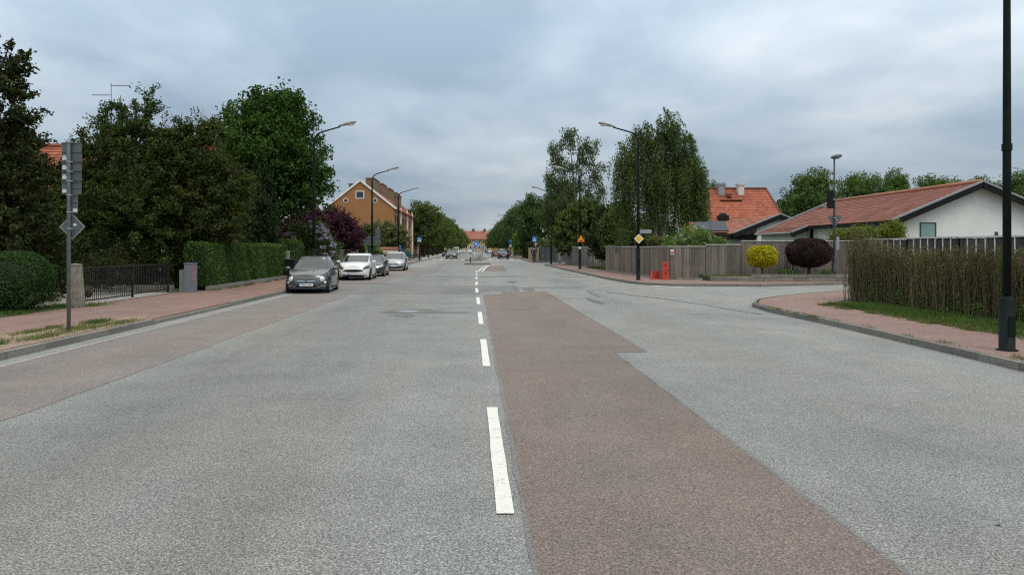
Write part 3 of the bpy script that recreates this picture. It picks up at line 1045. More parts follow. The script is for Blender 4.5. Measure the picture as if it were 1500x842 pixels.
mb = MB(); mb.path([(0, 0, -.1), (0, 0, 5.2)], [.1, .02], 8); mb.build('trunk', M['bark_red'], cy)
quads('crown', crown(rng, cone(14, 1.3, .3, 6.3, 12, .5, .25, .7), 620, 62, .13, .14, aspect=.4, spray=.1, droop=.5, bias=.6), M['leaf_cypress'], cy)

t = empty('round_hedge', (-11.75, 17.6, .1), 'dense round clipped dark green hedge at the edge of the photo', 'hedge')
mb = MB(); mb.ell((0, 0, .62), (1.3, .95, .62), 14); mb.build('dark_core', M['foliage_core'], t)
q = ball_leaves(np.random.default_rng(110), 26000, (1.48, 1.12, .74), .05, .1, 3.0); q[:, :, 2] += .7
quads('foliage', q, M['leaf_ball'], t)
hedge('long clipped green hedge along the pavement from the cabinet to the stone post', (-10.0, 31.8, .2), (.85, 11.0, 1.6), 44000, .06, M['leaf_hedge'], 111)
hedge('short taller clipped hedge block just past the stone post', (-10.4, 40.3, .15), (1.5, 2.6, 1.9), 11000, .075, M['leaf_hedge'], 112, rnd=.3)
hb = empty('hedge_kerb', (0, 0, 0), 'low stone edging under the long clipped hedge', 'edging')
mb = MB()
rn = random.Random(9)
for i in range(11):
    mb.box((-9.52, 26.2 + i * 1.02 + .5, .16), (.16, 1.0, .2 + rn.uniform(-.01, .01)))
mb.build('stones', M['kerb'], hb)

bl = [(0, 0, 1.6, 1.3, 1, 1.1), (.8, .2, 1.3, .8, .8, .9), (-.8, 0, 2.2, .9, .8, .8), (.2, 0, 2.6, .7, .6, .55)]
tree('lilac_bush', 'lilac bush with mauve flower clusters behind the small dark grey car', 'shrub', (-9.85, 44.6, .1), 2.6, .06, bl, M['leaf_lilac'], M['bark'], 113, 230, 45, .18, .11,
     extra=white_flowers(130, [(.95, -.6, 1.6, .5, .4, .6), (-1.2, -.5, 2.0, .5, .4, .5), (.2, -.6, 2.75, .6, .4, .4), (.7, -.6, 2.3, .5, .4, .4)], .11, 'flower_lilac'))
tree('purple_tree', 'purple leaved plum tree in front of the orange brick gable', 'tree', (-11.3, 54, .1), 4.4, .14,
     [(0, 0, 2.6, 2.2, 2, 1.5), (1.4, 0, 2.7, 1.5, 1.4, 1.3), (-1.5, 0, 2.9, 1.4, 1.4, 1.1), (.2, 0, 3.7, 1.4, 1.3, .75), (1.2, 0, 3.5, 1.0, 1, .7), (-.9, 0, 3.8, 1, 1, .6), (2.1, 0, 2.2, .9, .9, .9), (-2.3, 0, 2.8, 1.1, 1, 1.0), (-2.6, -.3, 2.0, .9, .9, .9), (-1.2, 0, 2.0, 1.3, 1.2, 1.1)],
     M['leaf_purple'], M['bark'], 114, 760, 46, .24, .15, spray=.25)
tree('olive_tree', 'grey olive green round tree past the silver parked car', 'tree', (-9.6, 78, .1), 4.2, .12,
     [(0, 0, 2.6, 2.3, 2, 1.5), (-1.5, 0, 2.2, 1.5, 1.4, 1.4), (1.3, 0, 2.3, 1.3, 1.3, 1.2), (0, 0, 3.5, 1.3, 1.2, .7), (.9, 0, 3.2, .9, .9, .7)],
     M['leaf_olive'], M['bark'], 115, 420, 45, .28, .2, spray=.3)
tree('olive_tree', 'lower brownish green tree beneath the brick gable, behind the white parked car', 'tree', (-10.6, 70, .1), 3.6, .1,
     [(0, 0, 2.0, 1.6, 1.5, 1.3), (1.2, 0, 1.8, 1.1, 1.1, 1.1), (-1.1, 0, 2.1, 1.1, 1, 1), (.2, 0, 2.8, .9, .9, .6)],
     M['leaf_yew2'], M['bark'], 116, 300, 45, .26, .18, spray=.3)
tree('young_shrub', 'yellow green shrub above a dark round bush behind the parked cars', 'shrub', (-8.55, 61, .1), 1.9, .04,
     [(0, 0, 1.3, .5, .5, .6), (.3, 0, .9, .5, .5, .6), (-.2, 0, 1.8, .25, .25, .3)], M['leaf_shrub'], M['bark'], 117, 90, 40, .13, .12)
tree('dark_bush', 'dark round bush between the black car and the silver car', 'shrub', (-7.9, 60, .1), 1.1, .04,
     [(0, 0, .6, .6, .6, .6)], M['leaf_dark'], M['bark'], 118, 70, 45, .14, .11)

# avenue trees: a few crowns shared by many trees
def avenue_tree(name, label, loc, seed, mat, group, H=9.4, R_=3.9):
    return tree(name, label, 'tree', loc, H - 1.0, .22, dome(seed, R_, 2.0, H, 13, .46, .75, .6), M[mat], M['bark'], seed, 420, 44, .42, .3, group=group, bias=.7)


ORD = ['third', 'fourth', 'fifth', 'sixth', 'seventh', 'eighth', 'ninth', 'tenth']
GL = 'street trees along the parked cars'
a1 = avenue_tree('street_tree', 'first and largest of the street trees past the brick terrace', (-9.3, 131, .1), 201, 'leaf_avenue', GL, 9.6, 4.1)
a2 = avenue_tree('street_tree', 'second street tree past the brick terrace, behind the largest one', (-9.0, 152, .1), 202, 'leaf_avenue', GL, 9.0, 3.9)
for i, (x, y, s) in enumerate([(-9.2, 173, 1.0), (-8.8, 195, .98), (-8.6, 218, 1.02), (-8.4, 245, 1.0), (-8.2, 275, .97), (-8.0, 310, 1.0), (-8.0, 350, 1.0), (-8, 395, 1)]):
    again((a1, a2)[i % 2], (x, y, .1), ORD[i] + ' street tree in the row running on from the brick terrace', rz=i * 1.3 + .5, s=s)
GR = 'street trees along the fence side'
b1 = avenue_tree('street_tree', 'large dark street tree behind the cyclist and the crossing sign', (9.6, 118, .1), 203, 'leaf_avenue2', GR, 9.8, 4.3)
b2 = avenue_tree('street_tree', 'street tree just past the large dark one, with hanging lamps before it', (9.0, 142, .1), 204, 'leaf_avenue2', GR, 9.8, 4.3)
for i, (x, y, s) in enumerate([(8.8, 166, 1.0), (8.7, 190, .98), (8.6, 216, 1.02), (8.6, 246, 1.0), (8.5, 280, .97), (8.4, 320, 1.0), (8.4, 365, 1.0)]):
    again((b1, b2)[i % 2], (x, y, .1), ORD[i] + ' street tree in the row beyond the cyclist', rz=i * 1.7 + .4, s=s)
tree('garden_tree', 'light green small tree by the blue street signs beyond the cyclist', 'tree', (8.2, 128, .1), 5, .1,
     [(0, 0, 3, 1.7, 1.6, 1.8), (.6, 0, 4.4, 1.1, 1, 1.1), (-.4, 0, 1.7, 1.4, 1.3, 1.2)], M['leaf_shrub'], M['bark'], 205, 190, 42, .3, .25)
hedge('dark clipped garden hedge beyond the cream fence', (8.2, 112, .1), (1.2, 20, 2.4), 9000, .16, M['leaf_dark'], 206)

hedge('added dark hedge darkening the gap behind the street tree trunks past the terrace', (-12.2, 190, .1), (1.4, 130, 2.6), 16000, .24, M['leaf_dark'], 207)  # hedge put in to darken the space under the street trees
# ------------------------------------------------------------------ trees on the fence side
tree('round_tree', 'broad round dark green tree over the grey gate', 'tree', (9.75, 68, .1), 5.6, .14,
     [(0, 0, 3.3, 2.3, 2, 2.2), (1.2, 0, 2.9, 1.7, 1.6, 2.0), (-1.2, 0, 2.9, 1.6, 1.6, 1.9), (.3, 0, 4.9, 1.6, 1.5, 1.2), (-.7, 0, 4.4, 1.4, 1.3, 1.2), (1.6, 0, 4.1, 1.1, 1.1, 1.1)],
     M['leaf_avenue'], M['bark'], 301, 900, 54, .24, .2, spray=.15, droop=.2)
tree('birch_tree', 'tall airy birch with open crown behind the round tree', 'tree', (10.2, 77, .1), 14.2, .2,
     [(-.6, 0, 13.2, 1.0, 1, 1.1), (.5, 0, 12.2, 1.2, 1, 1.1), (1.9, 0, 12.2, .7, .7, .8), (-2.1, 0, 11.6, .9, .9, 1.2), (-1.3, 0, 10.2, 1.2, 1.1, 1.0), (.8, 0, 10.2, 1.2, 1.1, 1.1), (2.3, 0, 9.8, 1.0, 1, 1.2),
      (-2.4, 0, 8.8, .9, .9, 1.0), (0, 0, 8.4, 1.3, 1.2, 1.1), (1.9, 0, 7.6, 1.3, 1.2, 1.2), (-1.2, 0, 6.9, 1.4, 1.3, 1.2), (.9, 0, 6, 1.5, 1.4, 1.1), (2.4, 0, 6.0, .9, .9, 1.1), (-2.2, 0, 6.2, 1.1, 1, 1.1)],
     M['leaf_birch'], M['bark_birch'], 302, 440, 36, .22, .18, droop=.7, bias=.4, shell=.6)
tree('birch_tree', 'lower leafy birch leaning out over the slate fence', 'tree', (9.0, 80, .1), 9.4, .16,
     [(0, 0, 6.6, 1.7, 1.6, 1.6), (-.9, 0, 5.2, 1.5, 1.4, 1.4), (.9, 0, 5.2, 1.6, 1.5, 1.4), (-.3, 0, 8.3, 1.1, 1.1, 1.1), (.6, 0, 7.8, 1.2, 1.1, 1), (.2, 0, 3.6, 1.8, 1.6, 1.3)],
     M['leaf_weep'], M['bark_birch'], 303, 420, 42, .26, .19, droop=.6)

# weeping birch: hanging strands
t = empty('weeping_birch', (11.55, 46.5, .1), 'big weeping birch with two tops and hanging strands behind the brown fence', 'tree')
rng = np.random.default_rng(304)
mb = MB()
mb.path([(-.3, 0, -.2), (-.35, 0, 2.5), (-.2, .1, 5), (.5, .1, 8), (.75, 0, 10.2)], [.2, .17, .13, .07, .02], 10)
mb.path([(.1, .3, -.2), (.3, .3, 2.5), (.6, .2, 5), (1.3, .1, 7.2), (1.6, 0, 8.4)], [.15, .13, .1, .05, .02], 10)
mb.path([(-.35, 0, 2.5), (-.9, .1, 5), (-1.1, 0, 7.5), (-.9, 0, 9.5)], [.13, .1, .06, .02], 8)
for x, z in ((-2.2, 7.4), (2.6, 6.4), (2.0, 7.8), (-1.7, 8.8), (1.4, 9.2)):
    mb.path([(-.2 if x < 0 else .5, 0, z - 2), (x * .6, 0, z - .3), (x, 0, z - .2)], [.06, .04, .01], 6)
mb.build('trunk', M['bark_birch'], t)
tops = [(.75, 0, 9.6, .8, .8, .95), (-1.05, 0, 9.2, .85, .8, .85), (.2, 0, 8.5, 1.2, 1.1, .8), (1.6, 0, 8.3, 1.0, .9, .8), (-1.9, 0, 8.1, .9, .9, .7), (-.9, .2, 7.6, 1.3, 1.2, .9), (1.2, .2, 7.2, 1.4, 1.2, .9),
        (-2.5, 0, 6.7, .6, .7, .6), (2.4, 0, 6.8, .75, .8, .7), (0, -.5, 6.6, 1.8, 1.2, .9), (-1.7, -.2, 5.8, 1.2, 1.1, .8), (2.3, 0, 6.0, .8, .7, .7), (1.0, .8, 5.6, 1.4, 1, .8), (2.5, .2, 5.4, .7, .6, .6), (-2.3, 0, 5.2, .6, .6, .7), (2.3, 0, 7.4, .75, .7, .6), (-2.5, 0, 7.6, .6, .6, .8), (1.9, 0, 8.5, .6, .6, .5), (2.6, 0, 6.6, .5, .5, .5)]
B = np.array(tops); ns = 1850
i = rng.choice(len(B), ns, p=(B[:, 3] / B[:, 3].sum()))
d = unit(rng.normal(size=(ns, 3)))
na = 620
A = (B[i, :3] + d * B[i, 3:6] * (1 - .5 * rng.uniform(0, 1, (ns, 1))))[:na]
j = rng.integers(0, na, ns)
d = d[j]
A = A[j] + rng.normal(size=(ns, 3)) * np.array([.2, .2, .4])
A[:, 0] = np.clip(A[:, 0], -3.2 + np.maximum(0, A[:, 2] - 8.2) * .7, 3.1 - np.maximum(0, A[:, 2] - 7.0) * .5)
ln = rng.uniform(.3, 1, ns) ** 1.5 * 4.2 + .3 * np.where(np.abs(A[:, 0]) > 2.6, 1.3, 1)
ln = np.minimum(ln, A[:, 2] - 1.3)
ln = np.where(A[:, 2] > 8.7, ln * .4, ln)
ln = np.where(A[:, 0] > 2.0, np.minimum(ln, np.maximum(.4, A[:, 2] - 3.4)), ln)
per = 46
k = np.repeat(np.arange(ns), per)
s = rng.uniform(0, 1, ns * per)
P = A[k].copy()
P[:, 2] -= s * ln[k]
sway = rng.normal(size=(ns, 2)) * .14
P[:, :2] += d[k, :2] * .25 * np.sqrt(s)[:, None] + sway[k] * s[:, None] + rng.normal(size=(ns * per, 2)) * .065
dn = np.zeros_like(P); dn[:, 2] = -1
quads('crown', leafquads(rng, P, d[k], .14, .42, .4, dn, .55), M['leaf_weep'], t)
t.scale = (.93, .93, .94)
tree('weeping_shrub', 'slim hanging birch between the round tree and the big weeping birch', 'tree', (9.9, 53.5, .1), 4.6, .1,
     [(0, 0, 3.6, .7, .7, 1.0), (.2, 0, 2.6, .8, .8, 1.0), (-.5, 0, 3.0, .5, .5, .8), (.7, 0, 4.2, .5, .5, .6)], M['leaf_weep'], M['bark_birch'], 305, 330, 44, .15, .15, droop=.9)
bl = [(0, 0, 1.5, 1.3, 1.1, 1.1), (1.1, 0, 1.3, .9, .9, 1.0), (-1.0, 0, 1.4, .8, .8, .9), (.3, 0, 2.2, .8, .8, .6), (1.9, 0, 1.1, .6, .6, .7)]
tree('flowering_shrub', 'bright green shrub with white flowers behind the brown corner fence', 'shrub', (12.0, 41.3, .1), 2.6, .06, bl,
     M['leaf_shrub'], M['bark'], 306, 300, 44, .16, .1, extra=white_flowers(90, bl, .08))
tree('garden_shrub', 'yellowish thin shrub beside the weeping birch behind the brown fence', 'shrub', (10.35, 43, .1), 2.4, .04,
     [(0, 0, 1.6, .5, .5, .9), (.4, 0, 1.3, .5, .5, .8)], M['leaf_olive'], M['bark'], 307, 110, 40, .13, .1)
tree('dark_tree', 'dark evergreen mass under the weeping birch by the grey roof', 'tree', (10.6, 56, .1), 4.6, .12,
     [(0, 0, 2.2, 2.0, 1.5, 1.8), (2.2, 0, 2.2, 1.8, 1.5, 1.8), (-.4, 0, 3.6, 1.3, 1.2, 1.2), (3.6, .5, 2.0, 1.4, 1.2, 1.5)], M['leaf_dark'], M['bark'], 308, 560, 46, .27, .2)
tree('yellow_shrub', 'orange yellow shrub with pale blossom above the slate fence', 'shrub', (8.9, 88, .1), 3, .06,
     [(0, 0, 1.9, 1.0, .9, .9), (-1.0, 0, 1.8, .8, .8, .8)], M['leaf_olive'], M['bark'], 309, 80, 40, .2, .16,
     extra=white_flowers(26, [(0, 0, 3.2, 1.4, .8, .8)], .16))

G = 'broad trees behind the tiled roofs'
f1 = tree('far_tree', 'full round tree behind the roofs, closest to the orange roofed house', 'tree', (43.3, 96, .1), 10.5, .3,
          dome(401, 4.1, 3, 11.6, 14, .42, .8, .5), M['leaf_far'], M['bark'], 401, 520, 44, .38, .26, group=G, shell=.4)
f2 = tree('far_tree', 'broad flat topped tree behind the white house ridge, just past the yield sign lamp', 'tree', (52.5, 100, .1), 10.5, .3,
          dome(402, 4.3, 4, 11.9, 12, .4, .85, .3), M['leaf_far'], M['bark'], 402, 420, 44, .4, .26, group=G, shell=.45)
again(f1, (57.5, 101, -.3), 'tree with a separate rounded crown above the middle of the brown tiled roof', rz=2.2, s=(.62, .7, 1.08))
again(f2, (65, 104, .1), 'tree above the highest end of the brown roof ridge', rz=1.1, s=(1, 1, 1.0))
again(f1, (71, 103, .1), 'dark tree just before the white gable peak', rz=3.5, s=(.85, .85, .97))
again(f2, (76, 101, .1), 'tall tree behind the tall black lamp pole', rz=4.4, s=(1.0, 1, 1.08))
again(f1, (82, 101, .1), 'tall tree past the black lamp pole at the edge of the photo', rz=5.1, s=1.08)
again(f2, (39.4, 121, .1), 'small tree top showing behind the white chimneys of the orange roof', rz=.7, s=(.5, .5, 1.06))
again(f1, (47.8, 108, .1), 'paler tree behind the full round one, at the yield sign lamp', rz=.9, s=(.7, .7, .88))

# clipped topiaries in front of the side street fence
t = empty('golden_topiary', (13.35, 34.6, .3), 'bright yellow green clipped ball shrub on a thin stem', 'topiary')
MB().path([(0, 0, -.2), (.02, 0, .3), (0, 0, .8)], [.035, .03, .025], 7).path([(0, 0, .3), (.2, .05, .8)], [.02, .015], 5).path([(0, 0, .3), (-.2, -.05, .8)], [.02, .015], 5).build('trunk', M['bark'], t)
mb = MB(); mb.ell((0, 0, .93), (.5, .5, .35), 12); mb.build('dark_core', M['foliage_core'], t)
q = ball_leaves(np.random.default_rng(310), 8000, (.65, .63, .50), .075, .14, 2.6); q[:, :, 2] += .93
quads('foliage', q, M['leaf_golden'], t)
t = empty('dark_red_topiary', (15.55, 34.6, .3), 'large dark red round clipped bush on a short trunk', 'topiary')
MB().path([(0, 0, -.2), (0, 0, .3), (.02, 0, .6)], [.08, .065, .06], 8).build('trunk', M['bark'], t)
mb = MB(); mb.ell((0, 0, 1.1), (.94, .8, .58), 12); mb.build('dark_core', M['foliage_core'], t)
q = ball_leaves(np.random.default_rng(311), 15000, (1.03, .95, .70), .065, .12, 2.05); q[:, :, 2] += 1.1
quads('foliage', q, M['leaf_darkred'], t)
for i, (x, lab) in enumerate(((14.4, 'low bright green tuft in the planter between the two clipped bushes'), (16.35, 'low green tuft in the planter past the dark red bush'))):
    tree('low_plant', lab, 'plant', (x, 34.35, .35), .3, .01, [(0, 0, .12, .38, .2, .13)], M['leaf_shrub'], M['bark'], 312 + i, 22, 40, .07, .06)

# stone planter
st = empty('stone_planter', (0, 0, 0), 'low stone planter wall in front of the corner fence', 'planter')
rn = random.Random(5)
for x0, x1, h in ((10.75, 12.6, .22), (12.6, 18.2, .32)):
    mb = MB()
    for c in range(2):
        x = x0 + (0 if c == 0 else -.0)
        hh = h / 2
        while x < x1 - .01:
            w = min(rn.uniform(.35, .7), x1 - x)
            mb.box((x + w / 2, 33.95 + rn.uniform(-.008, .008), .1 + hh * c + hh / 2), (w - .012, .22, hh - .01))
            x += w
    mb.build('stonework', M['stone'], st)
mb = MB()
for i in range(3):
    mb.box((9.55 + i * .4 + .2, 35.5 - i * .2, .14), (.38, .12, .1))
mb.build('edging_stones', M['stone'], st)
MB().prism([(10.8, 34.06), (18.2, 34.06), (18.2, 35.6), (10.8, 35.9)], .1, .335).build('soil', M['lawn'], st)

# twig hedge in front of the picket fence
t = empty('twig_hedge', (11.0, 16.5, .1), 'tall brown twig hedge growing against the picket fence by the black lamp pole', 'hedge')
rng = np.random.default_rng(320)
mb = MB()
rn = random.Random(8)
LV, LO = [], []
for i in range(3250):
    y = rn.uniform(-7.6, 4.9)
    x = rn.gauss(0, .13) + (-.05 if y > 4 else 0)
    hmax = 1.45 if y < 2.6 else 1.45 + (y - 2.6) * .25
    h = hmax * rn.uniform(.72, 1.08)
    lx, ly = rn.gauss(-.06, .08), rn.gauss(0, .11)
    pts = []
    for k_ in range(5):
        tt = k_ / 4
        pts.append((x + lx * tt * tt + rn.gauss(0, .012), y + ly * tt + rn.gauss(0, .014), h * tt))
    mb.path(pts, [.009, .008, .007, .005, .002], 3, cap=False)
    for k_ in range(20):
        tt = rn.uniform(.12, 1.02)
        a, b = pts[min(3, int(tt * 4))], pts[min(4, int(tt * 4) + 1)]
        LV.append((a[0] + rn.gauss(0, .035), a[1] + rn.gauss(0, .035), h * tt)); LO.append((-1, rn.gauss(0, .5), .2))
mb.build('stems', M['twig'], t)
quads('leaves', leafquads(rng, np.array(LV), unit(np.array(LO)), .06, .36, .3, np.tile([[0, 0, -1.0]], (len(LV), 1)), .45), M['twig_leaf'], t)
rngb = np.random.default_rng(321)
quads('leaves', crown(rngb, [(-.12, -4.2 + 1.1 * i, .22, .16, .6, .25 + (.12 if i < 3 else 0)) for i in range(8)], 150, 30, .09, .05), M['leaf_shrub'], t)

tree('creeper', 'bright green creeper hanging over the eave corner of the white house', 'creeper', (22.75, 40.6, .1), 2.4, .03,
     [(0, 0, 2.5, .6, .4, .4), (-1.3, .3, 2.3, .9, .4, .4), (-2.4, .6, 2.2, .6, .35, .35), (.2, 0, 2.7, .3, .3, .3)], M['leaf_ivy'], M['bark'], 322, 170, 46, .18, .12, droop=.3, branch=False)

# ------------------------------------------------------------------ fences and gates
def board_fence(name, label, segs, mat, bw=.12, gap=.012, th=.022, cap=True, z0=.14, posts=True, cat='fence', seed=1, battens=None, rail=True):
    """segs: list of (x0,y0,x1,y1,ztop[,zbottom]); every stretch is a panel with its posts and cap"""
    t = empty(name, (segs[0][0], segs[0][1], 0), label, cat)
    O = Vector((segs[0][0], segs[0][1], 0))
    rn = random.Random(seed)
    for sg in segs:
        zt, zb = sg[4], sg[5] if len(sg) > 5 else z0
        a, b = Vector((sg[0], sg[1], 0)) - O, Vector((sg[2], sg[3], 0)) - O
        d = (b - a); L = d.length; d.normalize()
        nrm = Vector((-d.y, d.x, 0))
        ang = math.atan2(d.y, d.x)
        mb = MB()
        n = max(1, round(L / (bw + gap)))
        st_ = L / n
        for i in range(n):
            p = a + d * (st_ * (i + .5)) + nrm * rn.uniform(-.004, .004)
            hz = zt - zb + rn.uniform(-.01, .004)
            mb.box((p.x, p.y, zb + hz / 2), (st_ - gap * rn.uniform(.6, 1.4), th, hz), ang + rn.uniform(-.01, .01))
        mb.build('boards', mat, t)
        if rail:
            for z in (zb + .25, zt - .3):
                p, q_ = a + nrm * .045, b + nrm * .045
                MB().beam((p.x, p.y, z), (q_.x, q_.y, z), .05, .09).build('rail', mat, t)
        if cap:
            mb = MB(); e = d * .01
            mb.beam((a.x - e.x, a.y - e.y, zt + .022), (b.x + e.x, b.y + e.y, zt + .022), .09, .035)
            mb.build('cap_rail', M['cap_rail'], t)
        if posts:
            mb = MB()
            p = a + nrm * .09
            mb.box((p.x, p.y, (zt + .0) / 2), (.09, .09, zt - .04), ang)
            mb.build('post', mat, t)
        if battens:
            mb = MB(); n2 = round(L / battens)
            for i in range(n2 + 1):
                p = a + d * (L * i / n2) + nrm * -.0205
                mb.box((p.x, p.y, zb + (zt - zb) / 2), (.03, .016, zt - zb), ang)
            mb.build('battens', M['white'], t)
    return t


def line_segs(x0, y0, x1, y1, tops, bots=None):
    n = len(tops); out = []
    for i, z in enumerate(tops):
        t0, t1 = i / n, (i + 1) / n
        s = (x0 + (x1 - x0) * t0, y0 + (y1 - y0) * t0, x0 + (x1 - x0) * t1, y0 + (y1 - y0) * t1, z)
        out.append(s if bots is None else s + (bots[i],))
    return out


board_fence('board_fence', 'brown weathered board fence along the street behind the red barriers', line_segs(8.72, 49.9, 9.46, 36.36, [1.72, 1.7, 1.69, 1.67, 1.68]), M['fence_brown'], seed=3)
board_fence('board_fence', 'stepped brown board fence along the side street behind the clipped bushes',
            line_segs(9.52, 36.3, 11.2, 36.2, [1.68]) + [(11.24, 36.2, 12.9, 36.1, 1.77, .2), (12.94, 36.1, 18.6, 35.7, 1.95, .25), (18.64, 35.7, 24, 37.6, 1.97, .25)], M['fence_worn'], seed=4)
mb = MB()
fb = empty('fence_footing', (0, 0, 0), 'pale concrete footing under the brown street fence', 'edging')
mb.beam((8.68, 49.9, .135), (9.42, 36.4, .135), .07, .09); mb.build('strip', M['concrete'], fb)
board_fence('picket_fence', 'grey picket fence with white battens and white top rail behind the twig hedge', line_segs(11.42, 21.7, 11.42, 9.0, [1.84, 1.85, 1.84, 1.84, 1.85, 1.85]), M['fence_dark'], bw=.13, gap=.012, battens=.285, seed=5, z0=.15)
board_fence('picket_fence', 'grey picket fence along the side street behind the end of the twig hedge', line_segs(11.44, 21.75, 20, 28.2, [1.86, 1.86, 1.86, 1.86]), M['fence_dark'], bw=.13, battens=.285, seed=6, z0=.15)
board_fence('board_fence', 'grey board fence by the warning sign lamp post', [(8.55, 71, 8.6, 66, 1.72), (8.6, 66, 9.35, 60.3, 1.72)], M['fence_grey'], seed=7)
board_fence('picket_gate', 'grey gate of spaced vertical slats beside the grey fence', [(9.42, 60.2, 10.75, 59.6, 1.7)], M['fence_grey'], bw=.11, gap=.075, seed=8, cat='gate', cap=False)
board_fence('board_fence', 'dark slate fence facing the second side street', [(7.35, 86.1, 9.0, 85.9, 1.72), (9.0, 85.9, 10.9, 85.9, 1.85)], M['fence_slate'], bw=.14, seed=9, cap=False)
board_fence('board_fence', 'cream coloured fence behind the cyclist', [(6.75, 96, 7.3, 86.4, 1.66)], M['fence_cream'], bw=.2, seed=10)
# low wall and fence pieces behind the parked cars
gw = empty('garden_wall', (0, 0, 0), 'grey concrete garden wall behind the white parked car', 'wall')
MB().box((-9.7, 48.3, .78), (.18, 5.6, 1.3)).build('wall', M['concrete'], gw)
MB().box((-9.7, 48.3, 1.45), (.26, 5.7, .06)).build('coping', M['kerb'], gw)
board_fence('slat_fence', 'pale grey posts and dark slats behind the black parked car', line_segs(-9.6, 52, -9.6, 60, [1.45, 1.45, 1.45]), M['fence_grey'], bw=.14, gap=.03, seed=11)
pw = empty('garden_wall', (0, 0, 0), 'pinkish plastered wall with a red tile cap behind the silver parked car', 'wall')
MB().box((-8.5, 66.5, .8), (2.9, .25, 1.4)).build('wall', M['render_cream'], pw)
mb = MB(); mb.path([(-9.95, 66.5, 1.55), (-7.05, 66.5, 1.55)], .17, 10); mb.build('tile_cap', M['tile_far'], pw)

# stone gate posts, black gate, grey cabinet
def gate_post(label, loc, b, tp, h, mat='concrete'):
    t = empty('gate_post', loc, label, 'gate post')
    mb = MB()
    v = [(s * b / 2, u * b / 2, 0) for s, u in ((-1, -1), (1, -1), (1, 1), (-1, 1))] + [(s * tp / 2, u * tp / 2, h) for s, u in ((-1, -1), (1, -1), (1, 1), (-1, 1))]
    mb.add(v, [(0, 1, 5, 4), (1, 2, 6, 5), (2, 3, 7, 6), (3, 0, 4, 7)])
    mb.build('shaft', M[mat], t)
    mb = MB(); c = tp / 2 + .004
    v = [(s * c, u * c, h) for s, u in ((-1, -1), (1, -1), (1, 1), (-1, 1))] + [(s * c, u * c, h + .035) for s, u in ((-1, -1), (1, -1), (1, 1), (-1, 1))] + [(0, 0, h + .06)]
    mb.add(v, [(0, 1, 5, 4), (1, 2, 6, 5), (2, 3, 7, 6), (3, 0, 4, 7), (4, 5, 8), (5, 6, 8), (6, 7, 8), (7, 4, 8)])
    mb.build('cap', M[mat], t)
    return t


gate_post('tapered weathered concrete gate post beside the road sign pole', (-10.3, 19.0, .08), .34, .22, 1.08)
gate_post('grey stone gate post between the two clipped hedges', (-9.75, 38.0, .1), .3, .26, 1.35)

gt = empty('iron_gate', (-10.45, 19.3, .1), 'black iron driveway gate between the concrete post and the grey cabinet', 'gate')
mb = MB()
for y0, y1, z0 in ((.35, 3.1, .1), (3.2, 5.7, .12)):
    m2 = MB()
    for z in (z0, .98):
        m2.beam((0, y0, z), (0, y1, z), .035, .035)
    n = round((y1 - y0) / .115)
    for i in range(n + 1):
        y = y0 + (y1 - y0) * i / n
        m2.box((0, y, (z0 + .98) / 2), (.016, .016, .98 - z0))
    m2.build('gate_wing', M['iron'], gt)
for y in (.3, 3.15, 5.75):
    MB().box((0, y, .52), (.06, .06, 1.06)).build('post', M['iron'], gt)
lk = MB(); lk.box((.03, 3.05, .62), (.05, .09, .16)); lk.build('lock_box', M['iron'], gt)
lw = empty('garden_wall', (0, 0, 0), 'low pale concrete plinth behind the black gate', 'wall')
MB().box((-13.6, 25.6, .2), (6.2, .2, .26)).build('plinth', M['concrete'], lw)
lw = empty('garden_wall', (0, 0, 0), 'low concrete edging behind the round hedge', 'wall')
MB().box((-13.6, 20.6, .2), (4.0, .16, .22)).build('plinth', M['concrete'], lw)

cb = empty('utility_cabinet', (-9.88, 25.5, .08), 'grey street cabinet with a faded pink poster on its side', 'cabinet')
mb = MB(); mb.box((.02, 0, .5), (.26, .5, .98)); mb.build('body', M['cabinet'], cb)
MB().box((.02, 0, 1.01), (.29, .54, .035)).build('lid', M['cabinet'], cb)
MB().box((-.20, -.02, .40), (.17, .4, .78)).build('side_box', M['cabinet'], cb)
MB().box((.154, -.02, .66), (.006, .36, .52)).build('poster', M['pinkposter'], cb)
MB().box((.02, -.253, .56), (.2, .006, .74)).build('door', M['cabinet'], cb)
wb = empty('wheelie_bin', (-9.35, 37.2, .1), 'black wheelie bin at the end of the long hedge', 'bin')
mb = MB(); mb.prism([(-.25, -.28), (.25, -.28), (.25, .28), (-.25, .28)], .08, .9); mb.build('body', M['black'], wb)
mb = MB(); mb.box((0, 0, .94), (.56, .62, .07)); mb.build('lid', M['dark'], wb)
for s_ in (-1, 1):
    mb = MB(); mb.lathe([(0, -.03), (.1, -.03), (.1, .03), (0, .03)], 12, Matrix.Translation((s_ * .24, .24, .1)) @ Matrix.Rotation(R(90), 4, 'Y')); mb.build('wheel', M['tyre'], wb)

